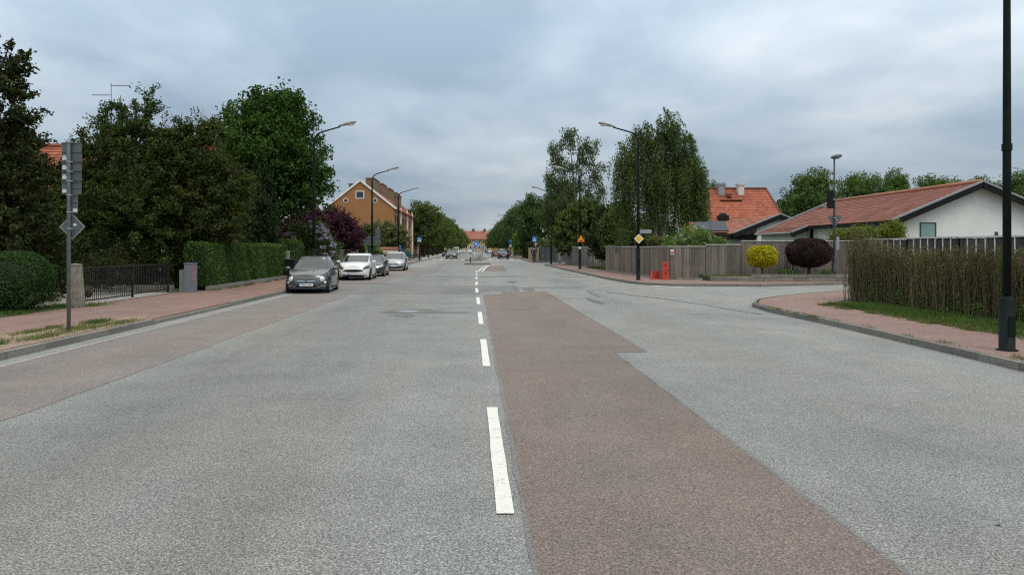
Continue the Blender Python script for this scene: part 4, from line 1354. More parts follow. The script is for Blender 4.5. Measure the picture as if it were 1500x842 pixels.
# ------------------------------------------------------------------ lamps and signs
def lamp(label, loc, H=7.2, arm=1.65, sleeve=(.1, 1.45), r=(.07, .035), side=1, group='street lamps with curved arms', rz=0.):
    t = empty('street_lamp', loc, label, 'street lamp', group, rz)
    sr, sh = sleeve
    MB().lathe([(0, 0), (sr * 1.35, 0), (sr * 1.35, .015), (sr, .02), (sr, sh), (r[0] + .012, sh + .06)], 16).build('base_sleeve', M['lamp_pole'], t)
    MB().box((0, -sr - .002, sh * .5), (sr * .9, .012, sh * .38)).build('service_hatch', M['lamp_pole'], t)
    mb = MB()
    pts = [(0, 0, sh), (0, 0, sh + 2.2), (0, 0, H - .95)]
    rad = [r[0], r[0], r[0] * .72]
    for k in range(1, 6):
        a = math.pi / 2 * k / 5 * .86
        pts.append((side * .5 * (1 - math.cos(a)), 0, H - .95 + .5 * math.sin(a))); rad.append(r[0] * .62 - (r[0] * .62 - r[1]) * k / 5)
    ex, ez = pts[-1][0], pts[-1][2]
    pts.append((side * arm * .72, 0, ez + (arm * .72 - abs(ex)) * .28)); rad.append(r[1] * .9)
    mb.path(pts, rad, 10); mb.build('pole', M['lamp_pole'], t)
    MB().lathe([(r[0] + .012, 0), (r[0] + .012, .1)], 14, Matrix.Translation((0, 0, sh + 2.2))).build('collar', M['lamp_pole'], t)
    hx, hz = pts[-1][0] - side * .08, pts[-1][2]
    m = Matrix.Translation((hx, 0, hz)) @ (Matrix.Rotation(R(180), 4, 'Z') if side < 0 else Matrix.Identity(4)) @ Matrix.Rotation(R(-14), 4, 'Y')
    mb = MB()
    prof = [(0, .05, .04), (.1, .07, .06), (.3, .14, .095), (.6, .16, .10), (.78, .12, .07), (.82, .05, .03)]
    vs, fs = [], []
    for (x, w, h) in prof:
        for k in range(12):
            a = 2 * math.pi * k / 12
            vs.append(m @ Vector((x, w * math.cos(a), (h * math.sin(a) if math.sin(a) > 0 else .45 * h * math.sin(a)) + .02)))
    for i in range(len(prof) - 1):
        for k in range(12):
            k2 = (k + 1) % 12
            fs.append((i * 12 + k, (i + 1) * 12 + k, (i + 1) * 12 + k2, i * 12 + k2))
    fs.append(tuple(range(12))); fs.append(tuple(range(len(vs) - 1, len(vs) - 13, -1)))
    mb.add(vs, fs, smooth=True)
    hd = mb.build('lamp_head', M['lamp_head'], t)
    mb = MB(); mb.ell(m @ Vector((.5, 0, -.02)), (.24, .12, .05), 12); mb.build('lens', M['lens'], hd)
    return t


ll = lamp('tall curved street lamp behind the small dark grey car', (-7.3, 33.2, .1))
again(ll, (-7.3, 51.7, .1), 'curved street lamp standing before the orange brick gable')
again(ll, (-7.3, 69, .1), 'curved street lamp in front of the olive green tree, by the silver car')
again(ll, (-7.3, 95, .1), 'street lamp with its arm lost against the first street tree')
again(ll, (-7.3, 112, .1), 'far street lamp before the street trees past the crossing')
lr = lamp('tall curved street lamp carrying the yellow diamond sign', (7.7, 35.2, .1), H=7.5, side=-1)
again(lr, (7.55, 54, .1), 'curved street lamp carrying the triangular warning sign')
again(lr, (7.2, 71.3, .1), 'curved street lamp at the corner of the second side street')
again(lr, (7.0, 92, .1), 'street lamp hidden among leaves past the cream fence')
ORD = ['first', 'second'] + ORD
lf = None
for k, y in enumerate((132, 160, 184, 216, 243, 275)):
    lf0 = lf
    lf = again(lf, (6.7, y, .1), ORD[k] + ' of the far lamp heads showing as pale dots before the dark trees') if lf else lamp(ORD[k] + ' of the far lamp heads showing as pale dots before the dark trees', (6.7, y, .1), H=7.4, arm=3.3, side=-1)
    if lf0 is None:
        h_ = [c for c in lf.children if c.name.startswith('lamp_head')][0]
        MB().ell((-2.95, 0, 7.42), (.3, .22, .16), 12).build('globe', M['lens'], h_)
lamp('near thick black lamp pole rising out of the photo by the twig hedge', (7.82, 10.9, .1), H=8.2, side=-1, sleeve=(.105, .74), r=(.056, .04))

# far warning triangle and diamond
def face(parent, name, poly, y, mat, th=.004):
    """flat outline in the x-z plane facing the camera (-y)"""
    return MB().plate([(x, y, z) for x, z in poly], th, (0, -1, 0)).build(name, mat, parent)


def diamond(s):
    return [(0, -s), (s, 0), (0, s), (-s, 0)]


def circ(r, n=24, cx=0, cz=0):
    return [(cx + r * math.cos(2 * math.pi * k / n), cz + r * math.sin(2 * math.pi * k / n)) for k in range(n)]


def roundtri(r, cut=.12):
    p = [Vector((r * math.cos(a), r * math.sin(a))) for a in (R(90), R(210), R(330))]
    out = []
    for i in range(3):
        a, b, c = p[i - 1], p[i], p[(i + 1) % 3]
        out += [tuple(b.lerp(a, cut)), tuple(b.lerp((a + c) / 2, cut * .45)), tuple(b.lerp(c, cut))]
    return out


t = empty('priority_sign', (7.7, 35.08, 2.06), 'yellow diamond sign with white border on the street lamp', 'road sign')
face(t, 'border', diamond(.23), -.03, M['white'], .006)
face(t, 'field', diamond(.165), -.037, M['yellow'], .003)
MB().box((0, -.005, 0), (.06, .05, .08)).build('clamp', M['galv'], t)
t = empty('street_name_sign', (8.05, 35.2, 2.41), 'grey street name plate sticking out beside the yellow diamond', 'street sign')
face(t, 'plate', [(-.28, -.09), (.28, -.09), (.28, .09), (-.28, .09)], -.02, M['gutter'], .012)
MB().box((-.22, 0, 0), (.3, .02, .04)).build('bracket', M['galv'], t)
t = empty('warning_sign', (7.6, 53.88, 2.25), 'red bordered yellow triangle warning sign with a black hump', 'road sign')
face(t, 'border', roundtri(.39), -.04, M['signred'], .006)
face(t, 'field', [(x, z - .0) for x, z in roundtri(.285)], -.047, M['signorange'], .003)
face(t, 'symbol', [(-.14, -.1), (.14, -.1), (.14, -.085), (.06, -.035), (0, -.02), (-.06, -.035), (-.14, -.085)], -.052, M['black'], .003)
MB().box((-.05, .0, 0), (.06, .08, .1)).build('clamp', M['galv'], t)
t = empty('sticker', (7.55, 53.9, 1.65), 'small white reflector band on the lamp post under the warning triangle', 'sticker')
MB().lathe([(.104, -.09), (.104, .09)], 14, Matrix.Translation((0, .1, 0))).build('band', M['sticker'], t)


def crossing_sign(label, loc, dia=None, group='blue crossing signs'):
    t = empty('crossing_sign', loc, label, 'road sign', group)
    MB().lathe([(0, 0), (.035, 0), (.035, 2.95), (0, 2.96)], 10).build('pole', M['lamp_pole'], t)
    face(t, 'plate', [(-.28, 2.3), (.28, 2.3), (.28, 2.9), (-.28, 2.9)], -.045, M['blue'], .01)
    s = face(t, 'symbol', [(-.22, 2.36), (.22, 2.36), (0, 2.85)], -.056, M['white'], .003)
    mb = MB()
    for pts in ([(-.02, 2.14), (.03, 2.14), (.05, 2.36), (-.02, 2.36)], [(-.09, 2.09), (-.05, 2.09), (.0, 2.2), (-.02, 2.22)], [(.09, 2.09), (.05, 2.09), (.0, 2.2), (.02, 2.22)], circ(.03, 10, .01, 2.41)):
        mb.plate([(x, -.0615, z + .3) for x, z in pts], .002, (0, -1, 0))
    mb.build('walking_figure', M['black'], s)
    return t


c1 = crossing_sign('blue pedestrian crossing sign on a black pole above the cyclist', (6.9, 88, .1))
again(c1, (-7.1, 92, .1), 'blue pedestrian crossing sign past the brick terrace, near the parked bicycles')
t = empty('priority_sign', (7.1, 89, .1), 'small yellow diamond sign just above the head of the cyclist', 'road sign')
MB().lathe([(0, 0), (.03, 0), (.03, 2.2), (0, 2.2)], 8).build('pole', M['galv'], t)
u = face(t, 'border', [(x, z + 2.0) for x, z in diamond(.23)], -.035, M['white'], .006)
face(t, 'field', [(x, z + 2.0) for x, z in diamond(.17)], -.043, M['yellow'], .003)
t = empty('street_name_sign', (8.6, 80.5, 0), 'small white street name plate on a grey pole before the slate fence', 'street sign')
MB().lathe([(0, 0), (.03, 0), (.03, 2.15), (0, 2.15)], 8).build('pole', M['galv'], t)
face(t, 'plate', [(-.05, 1.95), (.5, 1.95), (.5, 2.13), (-.05, 2.13)], -.035, M['sticker'], .01)
for x, y, lab in ((5.9, 128, 'blue street sign with a pale lower plate, beside the light green small tree'), (6.9, 128, 'blue street sign nearer to the clipped dark hedge')):
    t = empty('road_sign', (x, y, .1), lab, 'road sign')
    MB().lathe([(0, 0), (.035, 0), (.035, 3.0), (0, 3.0)], 8).build('pole', M['galv'], t)
    face(t, 'plate', [(-.3, 2.4), (.3, 2.4), (.3, 3.05), (-.3, 3.05)], -.04, M['blue'], .01)
    face(t, 'lower_plate', [(-.22, 1.75), (.22, 1.75), (.22, 2.2), (-.22, 2.2)], -.04, M['sticker'], .01)
t = empty('direction_sign', (-8.4, 57.5, .1), 'dark stack of direction boards on a pole by the purple tree', 'road sign')
MB().lathe([(0, 0), (.04, 0), (.04, 2.6), (0, 2.6)], 8).build('pole', M['lamp_pole'], t)
for z in (1.75, 2.0, 2.25):
    face(t, 'board', [(-.55, z), (.5, z), (.5, z + .2), (-.55, z + .2)], -.05, M['alu'], .015)
t = empty('road_sign', (-8.2, 61.5, .1), 'grey backs of stacked road signs on a pole behind the silver car', 'road sign')
MB().lathe([(0, 0), (.035, 0), (.035, 3.3), (0, 3.3)], 8).build('pole', M['galv'], t)
for z, w in ((2.95, .2), (2.5, .24), (2.05, .24), (1.6, .2)):
    face(t, 'board', [(-w, z - .2), (w, z - .2), (w, z + .2), (-w, z + .2)], -.045, M['alu'], .015)
t = empty('parking_sign', (-7.5, 72, .1), 'small blue sign on a dark post behind the silver car', 'road sign')
MB().lathe([(0, 0), (.04, 0), (.04, 1.7), (0, 1.7)], 8).build('pole', M['lamp_pole'], t)
face(t, 'plate', [(-.2, 1.35), (.2, 1.35), (.2, 1.8), (-.2, 1.8)], -.05, M['blue'], .01)

# road sign seen from the back on the near pavement
t = empty('sign_post', (-7.39, 13.4, .1), 'steel sign post with the grey backs of stacked road signs and a diamond sign', 'road sign')
MB().lathe([(0, -.02), (.034, -.02), (.034, 3.44), (.034, 3.445), (0, 3.45)], 14).build('pole', M['galv'], t)
zs = [(3.43, 2.72, 4), (2.715, 2.575, 0)]
P0 = 3.43
boards = [(3.43, 2.975), (2.97, 2.795), (2.79, 2.61), (2.605, 2.435)]
boards = [(gz(208, 13.4) - .1, gz(237, 13.4) - .1), (gz(237.6, 13.4) - .1, gz(251, 13.4) - .1), (gz(251.6, 13.4) - .1, gz(265, 13.4) - .1), (gz(265.6, 13.4) - .1, gz(285, 13.4) - .1)]
for a, b in boards:
    bd = MB().box((.025, .052, (a + b) / 2), (.36, .006, a - b - .006)).build('sign_board', M['alu'], t)
    mb = MB()
    mb.box((.025, .044, a - .014), (.36, .012, .016)); mb.box((.025, .044, b + .014), (.36, .012, .016))
    if a - b > .2: mb.box((.025, .044, (a + b) / 2), (.36, .012, .016))
    mb.build('channel', M['alu'], bd)
    mb = MB(); mb.box((-.092, .046, b + .065), (.10, .004, .055)); mb.box((-.105, .046, b + .108), (.06, .004, .02)); mb.build('sticker', M['sticker'], bd)
bd = MB().box((.045, .052, gz(299, 13.4) - .1), (.185, .006, .34)).build('sign_board', M['alu'], t)
mb = MB()
for pz in (285.8, 296, 311.5): mb.box((.045, .044, gz(pz, 13.4) - .1), (.185, .012, .016))
mb.build('channel', M['alu'], bd)
mb = MB(); mb.box((.09, .046, gz(308, 13.4) - .1), (.08, .004, .06)); mb.build('sticker', M['sticker'], bd)
zc = gz(332, 13.4) - .1
dd = MB().plate([(x + .035, .056, z + zc) for x, z in diamond(.222)], .006, (0, 1, 0)).build('diamond_board', M['alu'], t)
mb = MB()
c_ = [(x + .035, .0525, z + zc) for x, z in diamond(.226)]
for i in range(4):
    mb.beam(c_[i], c_[(i + 1) % 4], .008, .014)
mb.build('rim', M['gutter'], dd)
mb = MB(); mb.box((.085, .046, zc + .035), (.06, .004, .04)); mb.build('sticker', M['sticker'], dd)
for pz in (208.6, 237.3, 251.3, 265.3, 286, 311, 335):
    mb = MB(); z = gz(pz, 13.4) - .1
    mb.lathe([(.039, z - .011), (.041, z - .011), (.041, z + .011), (.039, z + .011)], 14)
    mb.box((.05, -.01, z), (.05, .02, .02)); mb.build('clamp', M['gutter'], t)

# side street lamp with sign backs
t = empty('street_lamp', (16.6, 34.3, .1), 'slim straight lamp with a flat oval head at the side street', 'street lamp')
MB().lathe([(0, 0), (.12, 0), (.12, .55), (.085, .6), (.085, 1.05), (.05, 1.15)], 14).build('base_sleeve', M['dark_steel'], t)
MB().lathe([(.05, 1.15), (.045, 3.2), (.035, 5.68), (0, 5.69)], 12).build('pole', M['dark_steel'], t)
mb = MB(); mb.ell((.1, 0, 5.76), (.27, .17, .1), 14, Matrix.Rotation(R(-12), 4, 'Y')); hd = mb.build('lamp_head', M['alu'], t)
mb = MB(); mb.ell((.12, 0, 5.71), (.17, .12, .07), 12); mb.build('lens', M['lens'], hd)
t = empty('signal_head', (16.42, 34.3, 3.85), 'black signal box seen from the back on the slim side street lamp', 'signal')
mb = MB()
mb.prism([(-.14, -.05), (.17, -.05), (.17, .02), (-.14, .02)], -.39, .42); mb.build('back_board', M['black'], t)
MB().box((.02, .09, .02), (.24, .13, .7)).build('housing', M['dark'], t)
MB().box((.12, -.07, .02), (.1, .05, .06)).build('bracket', M['galv'], t)
t = empty('yield_sign', (16.62, 34.24, 2.92), 'grey back of an inverted triangle sign on the slim side street lamp', 'road sign')
MB().plate([(x, .08, -z) for x, z in reversed(roundtri(.40))], .008, (0, 1, 0)).build('board', M['alu'], t)
MB().box((0, .02, .1), (.16, .04, .04)).build('clamp', M['gutter'], t)
MB().box((.09, .068, 0), (.06, .004, .05)).build('sticker', M['sticker'], t)
t = empty('parking_plate', (16.72, 34.22, 1.85), 'narrow pale plate on the slim side street lamp by the dark red bush', 'road sign')
MB().box((0, 0, 0), (.14, .012, .62)).build('plate', M['gutter'], t)
t = empty('fence_notice', (9.56, 36.24, 1.42), 'small red and white notice on the corner of the brown fence', 'sign')
MB().box((.02, -.03, 0), (.16, .01, .26)).build('plate', M['sticker'], t)
MB().box((.02, -.0375, -.03), (.13, .005, .1)).build('red_field', M['signred'], t)

# red plastic barriers
t = empty('barrier', (9.12, 35.75, .1), 'tall red plastic barrier standing upright at the fence corner', 'barrier')
mb = MB()
mb.prism([(-.2, -.17), (.2, -.17), (.2, .17), (-.2, .17)], 0, .09)
v = [(s * .175, u * .14, .09) for s, u in ((-1, -1), (1, -1), (1, 1), (-1, 1))] + [(s * .12, u * .1, .86) for s, u in ((-1, -1), (1, -1), (1, 1), (-1, 1))]
mb.add(v, [(0, 1, 5, 4), (1, 2, 6, 5), (2, 3, 7, 6), (3, 0, 4, 7), (4, 5, 6, 7)])
mb.build('body', M['redplastic'], t)
MB().box((0, 0, .47), (.33, .27, .025)).build('rib', M['redplastic'], t)
for z in (.3, .68):
    mb = MB(); yy = -.139 + (z - .09) / .77 * .04
    mb.plate([(x, yy - .012, zz_ + z) for x, zz_ in [(-.02, -.05), (.02, -.05), (.02, .05), (0, .08), (-.02, .05)]], .02, (0, -1, 0)); mb.build('slot', M['black'], t)
t = empty('barrier', (8.78, 36.35, .1), 'small red open plastic box lying beside the tall red barrier', 'barrier')
mb = MB()
mb.box((0, .2, .2), (.36, .03, .4)); mb.box((0, 0, .015), (.4, .42, .03)); mb.box((.18, 0, .2), (.03, .4, .4))
mb.add([(-.2, -.2, 0), (-.17, -.2, .0), (-.17, .2, 0), (-.2, .2, 0), (-.17, .2, .4), (-.14, .2, .4)], [(0, 1, 2, 3), (0, 3, 4), (1, 5, 2), (0, 4, 5, 1)])
mb.build('body', M['redplastic'], t)

# ------------------------------------------------------------------ buildings
def roof_plane(mb, a, b, c, d, n, lift=.035, over=1.25):
    """courses of tiles: a>b along the eave, d>c along the ridge (a-d and b-c are the rakes)"""
    a, b, c, d = (Vector(p) for p in (a, b, c, d))
    nr = (b - a).cross(d - a).normalized()
    if nr.z < 0: nr = -nr
    W = (b - a).length
    for i in range(n):
        t0, t1 = i / n, min(1, (i + over) / n)
        p, q = a.lerp(d, t0) + nr * lift, b.lerp(c, t0) + nr * lift
        r_, s = b.lerp(c, t1), a.lerp(d, t1)
        f = a.lerp(d, t0) - nr * .005; g = b.lerp(c, t0) - nr * .005
        mb.add([p, q, r_, s], [(0, 1, 2, 3)], [[(0, i + .05), (W, i + .05), (W, i + .95), (0, i + .95)]], smooth=False)
        mb.add([f, g, q, p], [(0, 1, 2, 3)], [[(0, i + .02), (W, i + .02), (W, i + .04), (0, i + .04)]], smooth=False)


def window(parent, c, w, h, nrm, mat='glass', fw=.07, fmat='white', frame_depth=.08, bars=0):
    """framed window centred at c (parent space) on a wall with outward horizontal normal nrm"""
    nrm = Vector(nrm).normalized(); u = Vector((-nrm.y, nrm.x, 0)); c = Vector(c)
    m = Matrix((u, -nrm, Vector((0, 0, 1)))).transposed().to_4x4()
    mb = MB()
    o = nrm * .02
    for s in (-1, 1):
        mb.box(c + o + u * s * (w / 2 - fw / 2), (fw, frame_depth, h), m=m)
        mb.box(c + o + Vector((0, 0, s * (h / 2 - fw / 2))), (w - 2 * fw - .002, frame_depth - .004, fw), m=m)
    for i in range(bars):
        mb.box(c + o + u * (w * ((i + 1) / (bars + 1) - .5)), (fw * .6, frame_depth - .008, h - 2 * fw - .002), m=m)
    f = mb.build('window', M[fmat], parent)
    MB().box(c + nrm * .01, (w - 2 * fw, .03, h - 2 * fw), m=m).build('pane', M[mat], f)
    return f


def quadwall(mb, p, q, z0, z1, flip=False):
    L = math.hypot(q[0] - p[0], q[1] - p[1])
    vs = [(p[0], p[1], z0), (q[0], q[1], z0), (q[0], q[1], z1), (p[0], p[1], z1)]
    mb.add(vs, [(0, 1, 2, 3)], [[(0, z0), (L, z0), (L, z1), (0, z1)]], smooth=False)


def gable(mb, p, q, z0, ze, apex):
    """five-sided gable wall"""
    L = math.hypot(q[0] - p[0], q[1] - p[1])
    ax = math.hypot(apex[0] - p[0], apex[1] - p[1])
    mb.add([(p[0], p[1], z0), (q[0], q[1], z0), (q[0], q[1], ze), apex, (p[0], p[1], ze)], [(0, 1, 2, 3, 4)],
           [[(0, z0), (L, z0), (L, ze), (ax, apex[2]), (0, ze)]], smooth=False)


# orange brick terrace
t = empty('brick_terrace', (-15.4, 98, .1), 'long orange brick terrace house with white gable edges and stepped chimneys', 'house')
X0, X1, Y1_, ZE, ZR = -4.45, 4.4, 46, 7.05, 10.45
mb = MB()
gable(mb, (X0, 0), (X1, 0), -.1, ZE, (0, 0, ZR)); quadwall(mb, (X1, 0), (X1, Y1_), -.1, ZE); quadwall(mb, (X0, Y1_), (X0, 0), -.1, ZE)
gable(mb, (X1, Y1_), (X0, Y1_), -.1, ZE, (0, Y1_, ZR))
mb.build('wall', M['orange_brick'], t)
mb = MB()
roof_plane(mb, (X1 + .45, -.1, ZE - .33), (X1 + .45, Y1_, ZE - .33), (0, Y1_, ZR + .05), (0, -.1, ZR + .05), 16)
roof_plane(mb, (X0 - .45, Y1_, ZE - .33), (X0 - .45, -.1, ZE - .33), (0, -.1, ZR + .05), (0, Y1_, ZR + .05), 16)
rf = mb.build('roof', M['tile_red'], t)
for k, (y, h) in enumerate(((6.5, .62), (15.5, .68), (25, .74), (35, .8))):
    mb = MB(); mb.box((.75, y, ZR + h / 2 - .6), (1.15, 5.6, h + 1.2)); ch = mb.build('chimney', M['yellow_brick'], rf)
    mb = MB(); mb.box((.75, y, ZR + h + .07), (1.27, 5.72, .15)); mb.build('chimney_cap', M['chimney_cap'], ch)
mb = MB(); mb.box((-1.95, 5, ZR - .75), (.7, 1.0, 1.4)); ch = mb.build('chimney', M['yellow_brick'], rf)
mb = MB(); mb.box((-1.95, 5, ZR + .0), (.82, 1.12, .12)); mb.build('chimney_cap', M['chimney_cap'], ch)
mb = MB(); mb.box((X1 - .3, 8.2, ZE + 1.0), (.9, .9, 1.6)); ch = mb.build('chimney', M['yellow_brick'], rf)
mb = MB(); mb.box((X1 - .3, 8.2, ZE + 1.87), (1.05, 1.05, .16)); mb.build('chimney_cap', M['chimney_cap'], ch)
mb = MB()
for s, x in ((1, X1 + .4), (-1, X0 - .4)):
    mb.beam((x, -.12, ZE - .3), (s * .02, -.12, ZR + .07), .12, .26)
mb.build('bargeboard', M['white'], t)
window(t, (-.05, 0, gz(279.5 + 7, 98)), 1.15, 1.05, (0, -1, 0), fw=.11)
for px in (506.5, 549.3):
    xx = gx(px, 98) + 15.4
    mb = MB(); mm = Matrix.Translation((xx, -.03, gz(294, 98) - .1)) @ Matrix.Rotation(R(90), 4, 'X')
    mb.lathe([(.33, -.04), (.33, .03), (.24, .03), (.24, -.04)], 24, mm); w_ = mb.build('round_window', M['white'], t)
    mb = MB(); mb.lathe([(0, .01), (.24, .01)], 24, mm); mb.build('pane', M['glass'], w_)
for i, y in enumerate(np.arange(2.0, 42, 2.3)):
    if int(y) % 9 in (7, 8): continue
    for z in (5.3, 2.6):
        window(t, (X1, float(y), z), .95, 1.35, (1, 0, 0), fw=.07, fmat='dark')
for y in (8, 18, 27, 36):
    MB().box((X1 + .15, y, ZE / 2 - .2), (.24, .4, ZE + .4)).build('party_wall', M['render_white'], t)
    mb = MB(); mb.add([(X1 + .27, y - .2, ZE), (X1 + .27, y + .2, ZE), (X1 + .05, y + .2, ZE), (X1 + .05, y - .2, ZE), (X1 + .05, y - .2, ZE + .7), (X1 + .05, y + .2, ZE + .7)],
                      [(0, 1, 5, 4), (0, 4, 3), (1, 2, 5), (2, 3, 4, 5)]); mb.build('party_wall_cap', M['render_white'], t)

# small dark gabled house before the terrace
t = empty('small_house', (-13.1, 76, .1), 'small dark roofed house with a white edged gable half hidden by the purple tree', 'house')
mb = MB(); gable(mb, (-1.9, 0), (.9, 0), 0, 2.5, (-.5, 0, 4.3)); quadwall(mb, (.9, 0), (.9, 7), 0, 2.5); quadwall(mb, (-1.9, 7), (-1.9, 0), 0, 2.5)
gable(mb, (.9, 7), (-1.9, 7), 0, 2.5, (-.5, 7, 4.3)); mb.build('wall', M['orange_brick'], t)
mb = MB(); roof_plane(mb, (1.2, -.2, 2.2), (1.2, 7.2, 2.2), (-.5, 7.2, 4.4), (-.5, -.2, 4.4), 8); roof_plane(mb, (-2.2, 7.2, 2.2), (-2.2, -.2, 2.2), (-.5, -.2, 4.4), (-.5, 7.2, 4.4), 8)
mb.build('roof', M['solar'], t)
mb = MB(); mb.beam((1.2, -.26, 2.15), (-.5, -.26, 4.35), .1, .3); mb.beam((-2.2, -.26, 2.15), (-.48, -.26, 4.35), .1, .3); mb.build('bargeboard', M['white'], t)
window(t, (-.5, 0, 3.3), 1.0, .9, (0, -1, 0), fmat='dark')

# red tiled house behind the yew, with its aerial
t = empty('tiled_house', (-20.5, 40, .1), 'house with an orange red tiled roof showing between the dark trees', 'house')
mb = MB(); mb.box((0, 2.5, 2.2), (13.5, 7.5, 4.6)); mb.build('wall', M['orange_brick'], t)
mb = MB()
roof_plane(mb, (-7.4, -1.7, 4.1), (7.4, -1.7, 4.1), (7.4, 2.4, 7.35), (-7.4, 2.4, 7.35), 17)
roof_plane(mb, (7.4, 6.6, 4.1), (-7.4, 6.6, 4.1), (-7.4, 2.4, 7.35), (7.4, 2.4, 7.35), 17)
rf = mb.build('roof', M['tile_orange'], t)
mb = MB(); mb.path([(-7.4, 2.4, 7.4), (7.4, 2.4, 7.4)], .12, 8); mb.build('ridge', M['tile_far'], rf)
mb = MB(); mb.box((2.7, 3.2, 7.5), (.9, .7, 1.6)); ch = mb.build('chimney', M['yellow_brick'], rf)
window(t, (2, -1.25, 3.1), 1.1, 1.2, (0, -1, 0)); window(t, (-2, -1.25, 3.1), 1.1, 1.2, (0, -1, 0))
t = empty('tv_aerial', (gx(163, 40.9), 40.9, 7.4), 'thin television aerial with two combs on a mast above the wide yew', 'aerial')
mb = MB(); mb.path([(0, 0, 0), (0, 0, 3.35)], .022, 6); mb.build('mast', M['galv'], t)
for z, s in ((3.2, 1), (2.68, -1)):
    mb = MB(); mb.path([(-s * .05, 0, z), (s * 1.05, 0, z)], .014, 6)
    for k in range(9):
        mb.path([(s * (.12 + k * .115), -.02, z - .06), (s * (.12 + k * .115), .02, z + .06)], .008, 4)
        mb.path([(s * (.12 + k * .115), -.18 + .008 * k, z), (s * (.12 + k * .115), .18 - .008 * k, z)], .007, 4)
    mb.build('comb', M['galv'], t)

# long white house with brown tiled roof (ridge along the street)
t = empty('white_house', (23.7, 42, .1), 'white rendered house with a long brown red tiled roof and black bargeboards', 'house')
def L_(x, y, z): return (x - 23.7, y - 42, z - .1)
AX, AZ, YN, YF = 28.72, 5.36, 42.0, 59.6
EX, EZ = 23.65, 3.2
SL = (AZ - EZ) / (AX - EX)
LX = 22.55; LZ = AZ - SL * (AX - LX)
RX = 34.0; RZ = AZ - SL * (RX - AX)
YS = 52.9
mb = MB()
gable(mb, L_(EX + .45, YN + .5, 0)[:2], L_(RX - .4, YN + .5, 0)[:2], 0, EZ + .05, L_(AX, YN + .5, AZ - .15))
quadwall(mb, L_(EX + .45, YS, 0)[:2], L_(EX + .45, YN + .5, 0)[:2], 0, EZ - .1)
mb.add([L_(LX + .4, YS + .5, 0), L_(EX + .45, YS + .5, 0), L_(EX + .45, YS + .5, EZ + .05), L_(LX + .4, YS + .5, LZ + .02)], [(0, 1, 2, 3)])
quadwall(mb, L_(LX + .4, YF, 0)[:2], L_(LX + .4, YS + .5, 0)[:2], 0, LZ - .15)
quadwall(mb, L_(RX - .4, YN + .5, 0)[:2], L_(RX - .4, YF, 0)[:2], 0, RZ)
gable(mb, L_(RX - .4, YF - .3, 0)[:2], L_(LX + .4, YF - .3, 0)[:2], 0, LZ - .1, L_(AX, YF - .3, AZ - .15))
mb.build('wall', M['render_white'], t)
mb = MB()
roof_plane(mb, L_(EX, YF, EZ), L_(EX, YN, EZ), L_(AX, YN, AZ), L_(AX, YF, AZ), 15, lift=.025)
ex = EX - .003
roof_plane(mb, L_(LX, YF, LZ), L_(LX, YS, LZ), L_(ex, YS, EZ + .002), L_(ex, YF, EZ + .002), 6, over=1.0, lift=.025)
roof_plane(mb, L_(RX, YN, RZ), L_(RX, YF, RZ), L_(AX, YF, AZ), L_(AX, YN, AZ), 15, lift=.025)
rf = mb.build('roof', M['tile_brown'], t)
mb = MB(); mb.path([L_(AX, YN, AZ + .05), L_(AX, YF, AZ + .05)], .13, 8); mb.build('ridge', M['tile_orange2'], rf)
mb = MB()
for p, q, w_, h_ in (((EX - .05, YN - .05, EZ - .2), (AX, YN - .05, AZ - .18), .1, .30), ((RX + .05, YN - .05, RZ - .2), (AX, YN - .05, AZ - .18), .1, .30),
                   ((LX - .05, YS - .05, LZ - .18), (EX, YS - .05, EZ - .2), .1, .28), ((EX - .06, YN + .02, EZ - .16), (EX - .06, YS - .1, EZ - .16), .06, .2)):
    MB().beam(L_(*p), L_(*q), w_, h_).build('bargeboard', M['black'], t)
for p, q in (((EX - .08, YN - .08, EZ + .03), (AX, YN - .08, AZ + .06)), ((RX + .08, YN - .08, RZ + .03), (AX, YN - .08, AZ + .06)),
             ((LX - .08, YS - .08, LZ + .04), (EX, YS - .08, EZ + .03)), ((LX - .05, YF + .03, LZ + .06), (AX, YF + .03, AZ + .1))):
    MB().beam(L_(*p), L_(*q), .13, .1).build('verge_trim', M['gutter'], t)
mb = MB(); mb.path([L_(LX - .09, YF, LZ - .02), L_(LX - .09, YS, LZ - .02)], .07, 8); mb.build('gutter', M['gutter'], t); mb = MB(); mb.path([L_(LX + .0, YS - .0, LZ - .05), L_(LX + .35, YS + .25, LZ - .45), L_(LX + .35, YS + .42, .3)], .045, 8)
mb.build('downpipe', M['gutter'], t)
window(t, L_(gx(1359, 42.5), YN + .5, gz(338, 42.5) - .0), .92, .95, (0, -1, 0), mat='tealglass', fw=.05, fmat='bin')
window(t, L_(gx(1214, 53.4), YS + .5, gz(346, 53.4)), 1.3, 1.3, (0, -1, 0), fmat='gutter')
MB().box(L_(gx(1461, 42.4), YN + .47, gz(344, 42.4)), (.16, .05, .35)).build('wall_lamp', M['bin'], t)
MB().box(L_(gx(1319, 42.4), YN + .42, gz(341, 42.4) - .1), (.5, .16, .5)).build('pier', M['concrete'], t)
MB().box(L_(AX - 1.2, YF - .8, AZ - SL * 1.2 + .1), (.7, .5, .12)).build('roof_hatch', M['gutter'], t)

